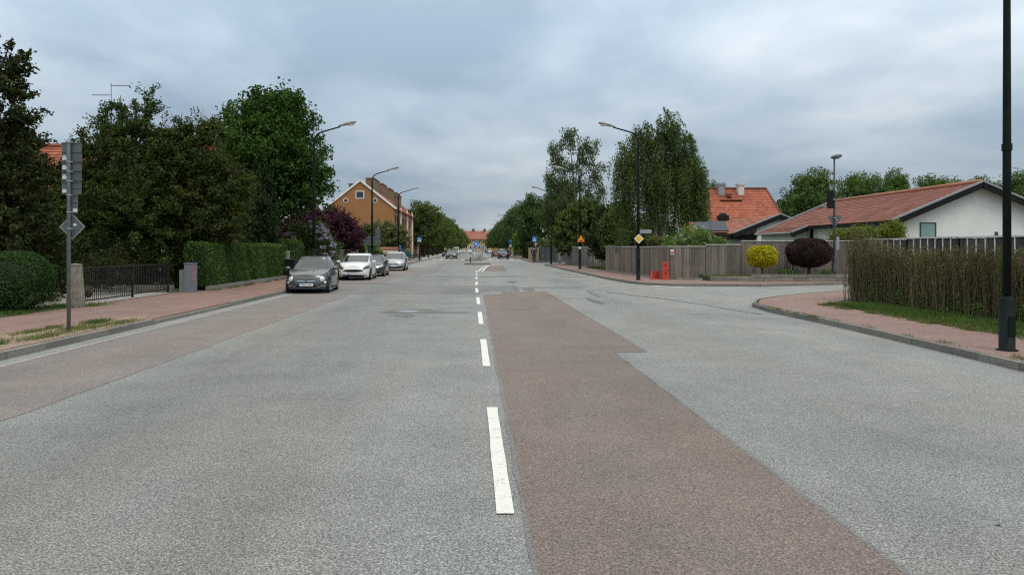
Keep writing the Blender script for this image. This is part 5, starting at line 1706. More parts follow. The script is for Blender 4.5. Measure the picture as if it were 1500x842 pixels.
# smaller gabled house with solar panels
t = empty('garage_house', (19.2, 55, .1), 'low house with a pale orange roof, black bargeboards and solar panels', 'house')
t.location = (19.2 * 1.22, 55 * 1.22, 1.6 - 1.5 * 1.22); t.scale = (1.22,) * 3
def L2(x, y, z): return (x - 19.2, y - 55, z - .1)
ax, az, ex, ez, yn, yf = 22.58, 4.12, 19.15, 2.72, 55, 66
rx = 24.6; rz = az - (az - ez) / (ax - ex) * (rx - ax)
lx = 17.3; lz = ez - .55
mb = MB()
mb.add([L2(21.0, yn + .4, 0), L2(rx - .3, yn + .4, 0), L2(rx - .3, yn + .4, rz - .1), L2(ax, yn + .4, az - .15), L2(21.0, yn + .4, 3.3)], [(0, 1, 2, 3, 4)])
mb.add([L2(21.0, yf, 0), L2(21.0, yn + .4, 0), L2(21.0, yn + .4, 3.3), L2(21.0, yf, 3.3)], [(0, 1, 2, 3)])
mb.build('wall', M['render_white'], t)
mb = MB(); mb.box(L2(19.3, yn + 1.9, 1.25), (3.2, 2.0, 2.1)); mb.build('garage_wall', M['render_grey'], t)
mb = MB(); mb.box(L2(19.1, yn + .55, 2.47), (3.7, .12, .36)); mb.box(L2(20.95, yn + .3, 3.3 - .75), (.1, .1, .3)); mb.build('fascia', M['black'], t)
mb = MB()
roof_plane(mb, L2(ex, yf, ez), L2(ex, yn, ez), L2(ax, yn, az), L2(ax, yf, az), 12)
roof_plane(mb, L2(rx, yn, rz), L2(rx, yf, rz), L2(ax, yf, az), L2(ax, yn, az), 8)
roof_plane(mb, L2(15.6, 56.7, 2.84), L2(19.6, 56.7, 2.84), L2(21.2, 62.6, 3.9), L2(17.0, 62.6, 3.9), 12)
rf = mb.build('roof', M['tile_orange2'], t)
mb = MB(); mb.beam(L2(ex - .05, yn - .05, ez - .17), L2(ax, yn - .05, az - .16), .1, .32); mb.beam(L2(rx + .05, yn - .05, rz - .17), L2(ax, yn - .05, az - .16), .1, .32); mb.build('bargeboard', M['black'], t)
mb = MB(); mb.beam(L2(ex - .08, yn - .08, ez + .05), L2(ax, yn - .08, az + .06), .13, .09); mb.beam(L2(rx + .08, yn - .08, rz + .05), L2(ax, yn - .08, az + .06), .13, .09); mb.build('verge_trim', M['gutter'], t)
for i in range(2):
    xb, xt = 16.82 + i * 1.34, 18.18 + i * 1.34
    p = [L2(xb, 57, 2.99), L2(xb + 1.31, 57, 2.99), L2(xt + 1.31, 62, 3.90), L2(xt, 62, 3.90)]
    mb = MB(); mb.plate(p, .05, (0, -.22, .97)); mb.build('solar_panel', M['solar'], t)

# orange roofed house with two white chimneys
t = empty('orange_house', (25.6, 70, .1), 'cream house with a large weathered orange tiled roof and two white chimneys', 'house')
t.location = (25.6 * 1.27, 70 * 1.27, 1.6 - 1.5 * 1.27); t.scale = (1.27,) * 3
def L3(x, y, z): return (x - 25.6, y - 70, z - .1)
yr, ye, zr, zv = 75, 70.2, 7.62, 4.15
xl, xr = gx(1020, 75), gx(1122, 75)
mb = MB()
roof_plane(mb, L3(xl - .1, ye, zv), L3(xr + .0, ye, zv), L3(xr, yr, zr), L3(xl - .1, yr, zr), 20)
roof_plane(mb, L3(xr, 79.8, zv), L3(xl - .1, 79.8, zv), L3(xl - .1, yr, zr), L3(xr, yr, zr), 20)
roof_plane(mb, L3(xl, ye - 1.2, zv - .95), L3(xr, ye - 1.2, zv - .95), L3(xr, ye - .05, zv - .1), L3(xl, ye - .05, zv - .1), 4)
rf = mb.build('roof', M['tile_orange'], t)
mb = MB(); mb.path([L3(xl - .1, yr, zr + .06), L3(xr, yr, zr + .06)], .13, 8); mb.path([L3(xr + .02, ye, zv + .05), L3(xr + .02, yr, zr + .05)], .09, 6); mb.build('ridge', M['chimney_cap'], rf)
mb = MB()
x0, x1 = xl + .15, xr - .2
mb.add([L3(x0, ye + .1, 0), L3(x0, 79.6, 0), L3(x0, 79.6, zv), L3(x0, yr, zr - .1), L3(x0, ye + .1, zv)], [(4, 3, 2, 1, 0)])
mb.add([L3(x1, ye + .1, 0), L3(x1, 79.6, 0), L3(x1, 79.6, zv), L3(x1, yr, zr - .1), L3(x1, ye + .1, zv)], [(0, 1, 2, 3, 4)])
quadwall(mb, L3(x0, ye - .7, 0)[:2], L3(x1, ye - .7, 0)[:2], 0, zv - .8)
mb.build('wall', M['render_cream'], t)
mb = MB(); mb.box(L3(xl - .55, 73.2, 2.9), (1.3, 3.0, 5.6)); mb.build('side_wing', M['render_cream'], t)
for px in (1055, 1083.5):
    x = gx(px, 74.4)
    mb = MB()
    b_ = .28
    mb.box(L3(x, 74.2, zr - .15), (b_ * 2, .6, 1.1)); mb.box(L3(x, 74.2, zr + .32), (b_ * 2 + .16, .72, .16)); mb.box(L3(x, 74.2, zr + .44), (b_ * 2 + .26, .8, .1))
    mb.build('chimney', M['gutter'] if px < 1060 else M['cap_rail'], rf)
x = gx(1056, 70.5)
mb = MB(); mb.prism([(x - 25.6 - .3, -.9), (x - 25.6 + .3, -.9), (x - 25.6 + .3, .9), (x - 25.6 - .3, .9)], 3.3, 4.6); mb.ell(L3(x, 70, 4.7), (.3, .9, .3), 12); mb.build('dormer', M['black'], rf)
mb = MB(); mb.box(L3((gx(1058, 73) + gx(1085, 73)) / 2, 73.1, zr - 1.22), (2.2, .3, .07)); mb.box(L3(gx(1071, 73), 73.6, zr - .72), (.5, .3, .3)); mb.build('roof_step', M['chimney_cap'], rf)
# building closing the street
t = empty('end_building', (2, 450, .1), 'long yellowish building with a red tiled roof closing the end of the street', 'building')
mb = MB(); mb.box((0, 8, 3.6), (44, 14, 8.0)); mb.build('wall', M['render_yellow'], t)
mb = MB(); roof_plane(mb, (-23, -.5, 7.2), (23, -.5, 7.2), (23, 8, 12.4), (-23, 8, 12.4), 10); roof_plane(mb, (23, 16.5, 7.2), (-23, 16.5, 7.2), (-23, 8, 12.4), (23, 8, 12.4), 6)
rf = mb.build('roof', M['tile_far'], t)
for x in (-11, -4, 3, 10):
    MB().box((x, 8, 12.8), (1.6, 1.6, 1.8)).build('chimney', M['chimney_cap'], rf)
for x in np.arange(-16, 17, 2.6):
    for z in (5.4, 2.2):
        window(t, (float(x), 1, z), 1.3, 1.7, (0, -1, 0), fw=.12)
MB().box((8, -1.2, 3.2), (5, 4, 6.2)).build('front_wing', M['yellow'], t)

# ------------------------------------------------------------------ traffic islands with posts
def island(label, cx, y0, y1, w):
    t = empty('traffic_island', (cx, y0, 0), label, 'traffic island')
    n = 9
    pts = []
    for k in range(n + 1):
        a = math.pi + math.pi * k / n
        pts.append((w / 2 * math.cos(a), w * .35 + w * .35 * math.sin(a)))
    L = y1 - y0
    for k in range(n + 1):
        a = math.pi * k / n
        pts.append((w / 2 * math.cos(a), L - w * .35 + w * .35 * math.sin(a)))
    MB().prism(pts, -.02, .14).build('kerb_ring', M['kerb'], t)
    MB().prism([(x * .88, (y - L / 2) * .93 + L / 2) for x, y in pts], .1, .147).build('paving', M['greypatch'], t)
    return t


island('nearest kerbed traffic island with a rounded nose in the middle of the street', .1, 72.5, 79, 2.55)
island('second traffic island, just before the pedestrian crossing', -.3, 95, 103.5, 2.3)
island('third traffic island beyond the pedestrian crossing, with the keep-side signs', .3, 109.5, 124, 2.4)


def keep_sign(label, loc, ang=-45, r=.36, h=2.35):
    t = empty('keep_side_sign', loc, label, 'road sign')
    MB().lathe([(0, 0), (.04, 0), (.04, h), (0, h)], 8).build('pole', M['galv'], t)
    face(t, 'rim', circ(r, 24, 0, h - r), -.05, M['white'], .01)
    p = face(t, 'plate', circ(r * .93, 24, 0, h - r), -.058, M['blue'], .004)
    c_, s_ = math.cos(R(ang)), math.sin(R(ang))
    ar = [(-.62, -.11), (.1, -.11), (.1, -.34), (.66, 0), (.1, .34), (.1, .11), (-.62, .11)]
    face(p, 'arrow', [(r * (x * c_ - z * s_), h - r + r * (x * s_ + z * c_)) for x, z in ar], -.064, M['white'], .003)
    return t


keep_sign('large round blue sign with a white arrow on the traffic island', (-.05, 99.5, .147), r=.40, h=2.45)
keep_sign('round blue arrow sign half hidden behind the large one', (-.6, 122, .147), r=.3, h=1.7)
keep_sign('third round blue arrow sign, farther along the islands', (.95, 121, .147), r=.34, h=1.9)
for i, (x, y, lab) in enumerate(((-.62, 74.5, 'slim black and white marker post on the nearest traffic island'), (.3, 98, 'short dark marker post by the crossing'), (.55, 111.5, 'dark marker post on the third traffic island'))):
    t = empty('marker_post', (x, y, .147), lab, 'post')
    MB().lathe([(0, 0), (.05, 0), (.05, 1.0), (.04, 1.05), (0, 1.06)], 10).build('shaft', M['dark'], t)
    MB().lathe([(.053, .62), (.053, .82)], 10).build('reflector', M['sticker'], t)
t = empty('guard_rail', (.0, 112.3, .147), 'low white and dark rail across the third traffic island', 'rail')
mb = MB(); mb.beam((-.75, 0, .75), (.75, 0, .75), .05, .12); mb.build('bar', M['sticker'], t)
for x in (-.7, .7): MB().box((x, 0, .38), (.06, .06, .74)).build('leg', M['galv'], t)

# ------------------------------------------------------------------ cars
def lerp_list(lst, x):
    if x <= lst[0][0]: return lst[0][1]
    for (a, b), (c, d) in zip(lst[:-1], lst[1:]):
        if x <= c:
            t = (x - a) / (c - a); t = t * t * (3 - 2 * t) * .5 + t * .5
            return b + (d - b) * t
    return lst[-1][1]


def spow(v, e): return math.copysign(abs(v) ** e, v)


def car(label, loc, rz, spec, pmat, group, plate=None):
    g = spec.get
    L, W, H, wb, r = g('L'), g('W'), g('H'), g('wb'), g('r')
    off = g('wo', 0)
    top, cab = g('top'), g('cab')
    npl = g('n', 4.2)
    zb = g('zb', .2)
    FI = g('front', [(0, .055), (.18, .012), (.42, 0), (.7, .012), (1, .05)])
    RI = g('rear', [(0, .05), (.2, .01), (.45, 0), (.75, .012), (1, .04)])
    SI = [(0, .05), (.12, .015), (.45, 0), (.75, .02), (1, .085)]
    t = empty('parked_car' if spec['parked'] else 'moving_car', loc, label, 'car', group, rz)
    t.scale = g('size', (.94, .92, .90))

    def B(x0, y0, h):
        z0 = zb + .05 * (abs(y0) / (L / 2)) ** 4
        zt = lerp_list(top, y0)
        ins = lerp_list(FI if y0 > 0 else RI, h)
        k = (abs(y0) / (L / 2)) ** 3
        return Vector((x0 * (1 - lerp_list(SI, h)), y0 * (1 - ins * k), z0 + h * (zt - z0)))

    N, HN, MI = 72, 9, 6
    mb = MB(); mb.smooth = True
    vs, fs = [], []
    ring = []
    for i in range(N):
        a = 2 * math.pi * i / N
        ring.append((W / 2 * spow(math.sin(a), 2 / npl), L / 2 * spow(math.cos(a), 2 / npl)))
    for j in range(HN):
        for (x, y) in ring:
            vs.append(B(x, y, j / (HN - 1)))
    for j in range(HN - 1):
        for i in range(N):
            i2 = (i + 1) % N
            fs.append((j * N + i, j * N + i2, (j + 1) * N + i2, (j + 1) * N + i))

    def capstrip(base, flip, crown_):
        rows = []
        for i in range(1, N // 2):
            a, b = base + i, base + N - i
            row = [a]
            for k in range(1, MI):
                p = vs[a].lerp(vs[b], k / MI)
                p.z += crown_ * (1 - (2 * k / MI - 1) ** 2)
                vs.append(p); row.append(len(vs) - 1)
            row.append(b); rows.append(row)
        def F(*q): fs.append(tuple(q[::-1]) if flip else tuple(q))
        for k in range(MI):
            F(base, rows[0][k + 1], rows[0][k])
            F(base + N // 2, rows[-1][k], rows[-1][k + 1])
        for ra, rb in zip(rows[:-1], rows[1:]):
            for k in range(MI):
                F(ra[k], ra[k + 1], rb[k + 1], rb[k])
    capstrip((HN - 1) * N, False, g('crown', .055))
    capstrip(0, True, 0)
    mb.add(vs, fs, smooth=True)
    body = mb.build('body', [pmat, M['dark']], t)
    bm = bmesh.new(); bm.from_mesh(body.data); bmesh.ops.recalc_face_normals(bm, faces=bm.faces); bm.to_mesh(body.data); bm.free()
    # wheel arches cut out
    mc_ = MB(); ra = r + .045
    ys = (wb / 2 + off, -wb / 2 + off)
    for y in ys:
        for s in (-1, 1):
            m = Matrix.Translation((s * (W / 2 - .02), y, r + .01)) @ Matrix.Rotation(R(90), 4, 'Y')
            mc_.lathe([(0, -.24), (ra, -.24), (ra, .24), (0, .24)], 28, m)
    cut = mc_.build('cutter', M['dark'])
    bm = bmesh.new(); bm.from_mesh(cut.data); bmesh.ops.remove_doubles(bm, verts=bm.verts, dist=1e-4); bmesh.ops.recalc_face_normals(bm, faces=bm.faces); bm.to_mesh(cut.data); bm.free()
    cut.data.materials.clear(); cut.data.materials.append(pmat); cut.data.materials.append(M['dark'])
    cut.data.polygons.foreach_set('material_index', [1] * len(cut.data.polygons))
    md = body.modifiers.new('arch', 'BOOLEAN'); md.operation = 'DIFFERENCE'; md.object = cut; md.solver = 'EXACT'
    body.parent = None
    bpy.context.view_layer.update()
    dg = bpy.context.evaluated_depsgraph_get()
    nm = bpy.data.meshes.new_from_object(body.evaluated_get(dg))
    body.modifiers.clear(); old = body.data; body.data = nm; bpy.data.meshes.remove(old)
    bpy.data.objects.remove(cut)
    body.parent = t
    if hasattr(nm, 'set_sharp_from_angle'): nm.set_sharp_from_angle(angle=R(38))

    # cabin: shell and glass
    cr0, cf0, cr1, cf1, z0, z1 = cab
    w0, w1 = W / 2 * g('w0', .915), W / 2 * g('w1', .72)
    nc = 5.5

    def Cv(u, v, o=0.):
        """u: angle, v: 0 belt..1 roof edge"""
        vv = v ** 1.25
        c_, l_ = (cf0 + cr0) / 2 + ((cf1 + cr1) / 2 - (cf0 + cr0) / 2) * v, (cf0 - cr0) / 2 + ((cf1 - cr1) / 2 - (cf0 - cr0) / 2) * v
        w_ = w0 + (w1 - w0) * vv
        return Vector(((w_ + o) * spow(math.sin(u), 2 / nc), c_ + (l_ + o) * spow(math.cos(u), 2 / nc), z0 + (z1 - z0) * v))
    mb = MB(); vs, fs = [], []
    NV = 7
    for j in range(NV):
        for i in range(N):
            vs.append(Cv(2 * math.pi * i / N, -.12 + 1.12 * j / (NV - 1) if j else -.12) if j else Cv(2 * math.pi * i / N, 0) - Vector((0, 0, .12)))
    for j in range(NV - 1):
        for i in range(N):
            i2 = (i + 1) % N
            fs.append((j * N + i, j * N + i2, (j + 1) * N + i2, (j + 1) * N + i))
    # rounded roof edge
    e = (NV - 1) * N
    cy_ = (cf1 + cr1) / 2
    for kx, ky, kz in ((.975, .98, .35), (.92, .94, .66), (.84, .88, .84)):
        e2 = len(vs)
        for i in range(N):
            p = Cv(2 * math.pi * i / N, 1)
            vs.append(Vector((p.x * kx, cy_ + (p.y - cy_) * ky, p.z + (H - z1) * kz)))
        for i in range(N):
            i2 = (i + 1) % N
            fs.append((e + i, e + i2, e2 + i2, e2 + i))
        e = e2
    capstrip(e, False, (H - z1) * .16)
    mb.add(vs, fs, smooth=True); mb.build('roof', pmat, t)

    def ang_x(xf): return math.asin(max(-1, min(1, spow(xf, nc / 2))))

    def glass(name, us, v0, v1, o=.008):
        mb = MB(); vs, fs = [], []
        nv = 5
        for j in range(nv):
            for u in us:
                vs.append(Cv(u, v0 + (v1 - v0) * j / (nv - 1), o))
        n = len(us)
        for j in range(nv - 1):
            for i in range(n - 1):
                fs.append((j * n + i, j * n + i + 1, (j + 1) * n + i + 1, (j + 1) * n + i))
        mb.add(vs, fs, smooth=True); return mb.build(name, M['car_glass'], t)
    xs = [-.9 + 1.8 * k / 14 for k in range(15)]
    glass('windscreen', [ang_x(x) for x in xs], .07, .93)
    cw = glass('wiper_cowl', [ang_x(x) for x in xs], 0., .085, .016)
    cw.data.materials.clear(); cw.data.materials.append(M['dark'])
    glass('rear_window', [math.pi - ang_x(x) for x in xs], .25, .9)
    for s in (-1, 1):
        for (ya, yb) in g('side', [(.80, .06), (.0, -.78)]):
            fr = [ya + (yb - ya) * k / 8 for k in range(9)]
            glass('side_window', [s * math.acos(max(-1, min(1, spow(y, nc / 2)))) for y in fr], .1, .88)
    # patches lying on the lower body
    def patch(name, x0, x1, h0, h1, mat, o=.006, s=1, parent=None, nx=10, nh=4, shape=None):
        mb = MB(); vs, fs = [], []
        for j in range(nh + 1):
            for i in range(nx + 1):
                xf = x0 + (x1 - x0) * i / nx
                hh0, hh1 = (h0, h1) if shape is None else shape(i / nx)
                h = hh0 + (hh1 - hh0) * j / nh
                y0 = s * L / 2 * (1 - min(.9999, abs(xf)) ** npl) ** (1 / npl)
                p = B(W / 2 * xf, y0, h)
                q = B(W / 2 * xf, y0 * .98, h)
                vs.append(p + Vector((xf * .3, s, .12)).normalized() * o)
        for j in range(nh):
            for i in range(nx):
                a = j * (nx + 1) + i
                fs.append((a, a + 1, a + nx + 2, a + nx + 1) if s > 0 else (a, a + nx + 1, a + nx + 2, a + 1))
        mb.add(vs, fs, smooth=True); return mb.build(name, mat, parent or t)
    for p in g('patches'):
        patch(*p[:5], M[p[5]], *p[6:])
    for (name, x, h, rx, rz_, mat) in g('ovals', []):
        y0 = L / 2 * (1 - abs(x) ** npl) ** (1 / npl)
        p = B(W / 2 * x, y0, h)
        m = Matrix.Rotation(-math.atan2(x * .9, 1.6), 4, 'Z') @ Matrix.Rotation(R(18), 4, 'X')
        mb = MB(); mb.ell(p - Vector((0, .012, 0)), (rx * 1.16, .03, rz_ * 1.16), 18, m); rg = mb.build(name, M['chrome'], t)
        mb = MB(); mb.ell(p - Vector((0, .004, 0)), (rx, .03, rz_), 18, m); mb.build('lens', M[mat], rg)
    # mirrors, handles, sills
    for s in (-1, 1):
        mb = MB(); mb.ell((s * (W / 2 + .075), cf0 - .30, z0 + .075), (.11, .06, .075), 12); mb.beam((s * (W / 2 - .07), cf0 - .30, z0 + .02), (s * (W / 2 + .05), cf0 - .30, z0 + .05), .06, .04)
        mb.build('wing_mirror', pmat if g('mir', 1) else M['chrome'], t)
        mb = MB(); mb.box((s * (W / 2 - .012), off - .05, zb + .1), (.03, wb - 2 * r - .2, .09)); mb.build('sill', M['dark'], t)
        for yy in g('handles', [.0, -.95]):
            p = B(s * W / 2, yy, .82)
            mb = MB(); mb.box(p + Vector((s * .012, 0, 0)), (.03, .19, .03)); mb.build('door_handle', M['chrome'] if g('chrome') else pmat, t)
            # shut line
        for yy in g('lines', [.55, -.42]):
            mb = MB(); vs = []; n = 7
            for j in range(n):
                p = B(s * W / 2, yy, .12 + .86 * j / (n - 1)) + Vector((s * .003, 0, 0))
                vs += [p - Vector((0, .008, 0)), p + Vector((0, .008, 0))]
            mb.add(vs, [(2 * j, 2 * j + 1, 2 * j + 3, 2 * j + 2) for j in range(n - 1)]); mb.build('shut_line', M['dark'], t)
    # wheels
    for y in ys:
        for s in (-1, 1):
            m = Matrix.Translation((s * (W / 2 - .115), y, r)) @ Matrix.Rotation(R(90) * s, 4, 'Y')
            rr = r * .66
            mb = MB(); mb.lathe([(rr, -.09), (r * .93, -.1), (r, -.07), (r, .07), (r * .93, .1), (rr, .095), (rr, .03), (0, .03)], 28, m)
            wh = mb.build('wheel', M['tyre'], t)
            mb = MB(); mb.lathe([(rr * 1.0, .09), (rr * .93, .1), (rr * .9, .075)], 28, m); mb.lathe([(0, .085), (rr * .2, .08), (rr * .22, .05)], 14, m)
            for k in range(g('spokes', 10)):
                a = 2 * math.pi * k / g('spokes', 10)
                c_, s_ = math.cos(a), math.sin(a); wd_ = rr * .095
                q = [m @ Vector((c_ * q0 - s_ * w_, s_ * q0 + c_ * w_, zz_)) for q0, w_, zz_ in ((rr * .15, -wd_, .075), (rr * .92, -wd_ * 1.2, .085), (rr * .92, wd_ * 1.2, .085), (rr * .15, wd_, .075))]
                q2 = [p - (m.to_3x3() @ Vector((0, 0, .025))) for p in q]
                mb.add(q + q2, [(0, 1, 2, 3), (0, 4, 5, 1), (2, 6, 7, 3)])
            mb.build('rim', M['rim'], wh)
    # number plates
    for s, tx in ((1, plate), (-1, None)):
        h = g('ph', .42) if s > 0 else g('rph', .5)
        p = B(0, s * L / 2, h)
        mb = MB(); mb.box((0, p.y + s * .012, p.z), (.52, .014, .115)); pl = mb.build('number_plate', M['plate'], t)
        mb = MB(); mb.box((s * .24, p.y + s * .0205, p.z), (.04, .004, .11)); mb.build('band', M['plate_blue'], pl)
        if s > 0 and tx:
            text_mesh('characters', tx, .105, M['black'], pl, (-.02, p.y + .0205, p.z), (R(90), 0, R(180)), .001)
    return t


def bow(a, b, d):
    """smile-shaped band: h range as a function of position"""
    return lambda u: (a + d * (2 * u - 1) ** 2, b + d * (2 * u - 1) ** 2)


def lens_shape(a, b):
    return lambda u: ((a + b) / 2 - (b - a) / 2 * math.sin(math.pi * max(.02, min(.98, u))) ** .5, (a + b) / 2 + (b - a) / 2 * math.sin(math.pi * max(.02, min(.98, u))) ** .5)


SMALL = dict(parked=True, L=3.55, W=1.63, H=1.5, wb=2.3, r=.29, n=4.2, crown=.06, zb=.13, mir=1, chrome=1, spokes=12,
             top=[(-1.78, .80), (-1.5, .95), (-.2, .95), (.65, .95), (1.1, .905), (1.45, .82), (1.68, .745), (1.775, .70)],
             cab=(-1.62, .80, -1.10, .0, .92, 1.36), w0=.90, w1=.70, side=[(.72, -.05), (-.13, -.72)], lines=[.45, -.75], handles=[-.6],
             ph=.335,
             patches=[('lower_grille', -.60, .60, .06, .28, 'black', .006, 1, None, 20, 4, bow(.07, .27, .02)), ('moustache_trim', -.40, -.06, .60, .65, 'chrome', .012), ('moustache_trim', .06, .40, .60, .65, 'chrome', .012),
                      ('chrome_strip', -.64, .64, .06, .10, 'chrome', .022, 1, None, 24, 2, bow(.045, .085, .13)), ('chrome_strip', -.92, -.64, .22, .27, 'chrome', .018), ('chrome_strip', .64, .92, .22, .27, 'chrome', .018),
                      ('bonnet_line', -.66, .66, .80, .815, 'dark', .004), ('trim_line', -.62, .62, .72, .735, 'dark', .004),
                      ('tail_light', .62, .86, .62, .92, 'tail_red', .01, -1), ('tail_light', -.86, -.62, .62, .92, 'tail_red', .01, -1)],
             ovals=[('headlight', -.70, .73, .098, .10, 'lamp_glass'), ('headlight', .70, .73, .098, .10, 'lamp_glass'), ('round_lamp', -.80, .46, .065, .05, 'lamp_glass'), ('round_lamp', .80, .46, .065, .05, 'lamp_glass'),
                    ('fog_lamp', -.52, .19, .045, .045, 'lamp_dark'), ('fog_lamp', .52, .19, .045, .045, 'lamp_dark')])
CROSS = dict(parked=True, L=4.36, W=1.81, H=1.55, wb=2.7, r=.335, n=4.4, crown=.05, zb=.15, spokes=10,
             top=[(-2.18, .92), (-1.9, 1.06), (.8, 1.03), (1.5, .99), (1.95, .90), (2.18, .80)], cab=(-2.0, 1.15, -1.45, .15, .99, 1.45), w0=.91, w1=.73,
             side=[(.80, .06), (.0, -.45), (-.5, -.80)], lines=[.75, -.35], ph=.31,
             patches=[('grille', -.60, .60, .46, .74, 'black', .008, 1, None, 24, 4, lens_shape(.46, .72)), ('grille_trim', -.52, .52, .725, .745, 'chrome', .012),
                      ('headlight', .60, .94, .68, .90, 'lamp_dark', .01), ('headlight', -.94, -.60, .68, .90, 'lamp_dark', .01),
                      ('lower_intake', -.80, .80, .0, .19, 'black', .01), ('skid_trim', .52, .82, .14, .22, 'chrome', .02), ('skid_trim', -.82, -.52, .14, .22, 'chrome', .02),
                      ('air_slot', .915, .94, .24, .5, 'black', .01), ('air_slot', -.94, -.915, .24, .5, 'black', .01),
                      ('tail_light', .5, .93, .8, .98, 'tail_red', .01, -1), ('tail_light', -.93, -.5, .8, .98, 'tail_red', .01, -1)])
SEDAN = dict(parked=True, L=4.5, W=1.8, H=1.44, wb=2.65, r=.32, n=4.4, zb=.16, spokes=10,
             top=[(-2.25, .86), (-1.9, .98), (-1, .97), (.9, .95), (1.6, .88), (2.05, .80), (2.25, .70)], cab=(-1.75, 1.15, -.85, .2, .93, 1.35), w0=.91, w1=.71,
             side=[(.78, .06), (.0, -.72)], ph=.42,
             patches=[('grille', -.4, .4, .55, .78, 'black', .008), ('headlight', .48, .93, .72, .93, 'lamp_glass', .012), ('headlight', -.93, -.48, .72, .93, 'lamp_glass', .012), ('lower_intake', -.65, .65, .05, .25, 'black', .01),
                      ('tail_light', .52, .93, .66, .92, 'tail_red', .012, -1), ('tail_light', -.93, -.52, .66, .92, 'tail_red', .012, -1), ('rear_valance', -.7, .7, .02, .22, 'dark', .01, -1)])
MPV = dict(parked=True, L=4.28, W=1.78, H=1.6, wb=2.7, r=.32, n=4.2, zb=.16, spokes=10,
           top=[(-2.14, .95), (-1.9, 1.05), (.9, 1.02), (1.45, .95), (1.85, .86), (2.14, .74)], cab=(-2.02, 1.4, -1.55, .3, .99, 1.5), w0=.91, w1=.72, side=[(.80, .1), (.05, -.45), (-.5, -.8)], ph=.40,
           patches=[('grille', -.45, -.02, .6, .76, 'dark', .008), ('grille', .02, .45, .6, .76, 'dark', .008), ('headlight', .55, .93, .66, .93, 'lamp_glass', .012), ('headlight', -.93, -.55, .66, .93, 'lamp_glass', .012),
                    ('lower_intake', -.8, .8, .06, .28, 'black', .01, 1, None, 20, 4, bow(.04, .24, .1)), ('tail_light', .6, .93, .6, .95, 'tail_red', .012, -1), ('tail_light', -.93, -.6, .6, .95, 'tail_red', .012, -1)])
VAN = dict(parked=True, L=5.0, W=1.95, H=2.15, wb=3.2, r=.34, n=4.5, zb=.24, spokes=8,
           top=[(-2.5, 1.1), (1.6, 1.15), (2.15, 1.05), (2.5, .8)], cab=(-2.47, 1.85, -2.4, 1.0, 1.12, 2.05), w0=.93, w1=.83, side=[(.85, .5)], ph=.4,
           patches=[('grille', -.5, .5, .55, .75, 'dark', .008), ('headlight', .6, .93, .65, .92, 'lamp_glass', .012), ('headlight', -.93, -.6, .65, .92, 'lamp_glass', .012), ('lower_intake', -.7, .7, .06, .28, 'black', .01),
                    ('tail_light', .75, .93, .5, .95, 'tail_red', .012, -1), ('tail_light', -.93, -.75, .5, .95, 'tail_red', .012, -1)])


def mov(s): return dict(s, parked=False)


PI = math.pi
GC = 'cars parked along the kerb'
GT = 'cars farther down the street'
car('small dark grey round-eyed hatchback parked first at the kerb', (-6.12, 27.75, .005), PI + R(3.0), dict(SMALL, size=(.97, .9, .875)), M['p_grey'], GC, 'DBX 60L')
car('white crossover parked behind the small dark grey car', (-6.22, 38.8, .005), PI + R(2), dict(CROSS, size=(.93, .9, .87)), M['p_white'], GC, 'AJW 41H')
car('dark green black saloon squeezed behind the white crossover', (-6.12, 43.7, .005), PI + R(1.5), dict(SEDAN, size=(.93, .9, .87)), M['p_black'], GC)
car('silver people carrier parked last before the olive green tree', (-5.97, 54.6, .005), PI + R(1.5), dict(MPV, size=(.94, .9, .85)), M['p_silver'], GC)
s1 = car('dark blue grey crossover driving this way past the traffic islands', (-3.85, 114, .005), PI, mov(CROSS), M['p_dark'], GT)
for n_ in s1.children:
    if n_.name.startswith('headlight'):
        n_.data.materials.clear(); n_.data.materials.append(M['lamp_glass'])
s2 = car('dark blue saloon driving away beyond the crossing', (4.15, 115, .005), 0, mov(SEDAN), M['p_blue'], GT)
s3 = car('brown car just ahead of the dark blue saloon', (3.55, 136, .005), 0, mov(MPV), M['p_brown'], GT)
s4 = car('white van parked far down the row of street trees', (-5.3, 192, .005), PI, VAN, M['p_white'], GT)
s5 = car('light grey car parked in front of the far white van', (-5.0, 168, .005), PI, SEDAN, M['p_lightgrey'], GT)
again(s5, (-5.2, 236, .005), 'pale car parked far beyond the white van', rz=PI)
s6 = car('white car coming this way far beyond the keep-side signs', (-2.6, 285, .005), PI, mov(SEDAN), M['p_white'], GT)
again(s5, (-4.6, 262, .005), 'pale grey car following close to the far white oncoming one', rz=PI)
s7 = car('silver white car driving away in the middle of the far lane', (3.8, 214, .005), 0, mov(MPV), M['p_silver'], GT)
again(s1, (3.7, 262, .005), 'dark car driving away ahead of the silver white one', rz=0)
again(s1, (5.5, 141, .005), 'dark car parked beyond the dark blue saloon by the fence side', rz=0)
again(s7, (6.0, 178, .005), 'silver car parked beneath the dark street trees', rz=0)
again(s1, (-6.0, 148, .005), 'dark car parked under the first street trees', rz=PI)

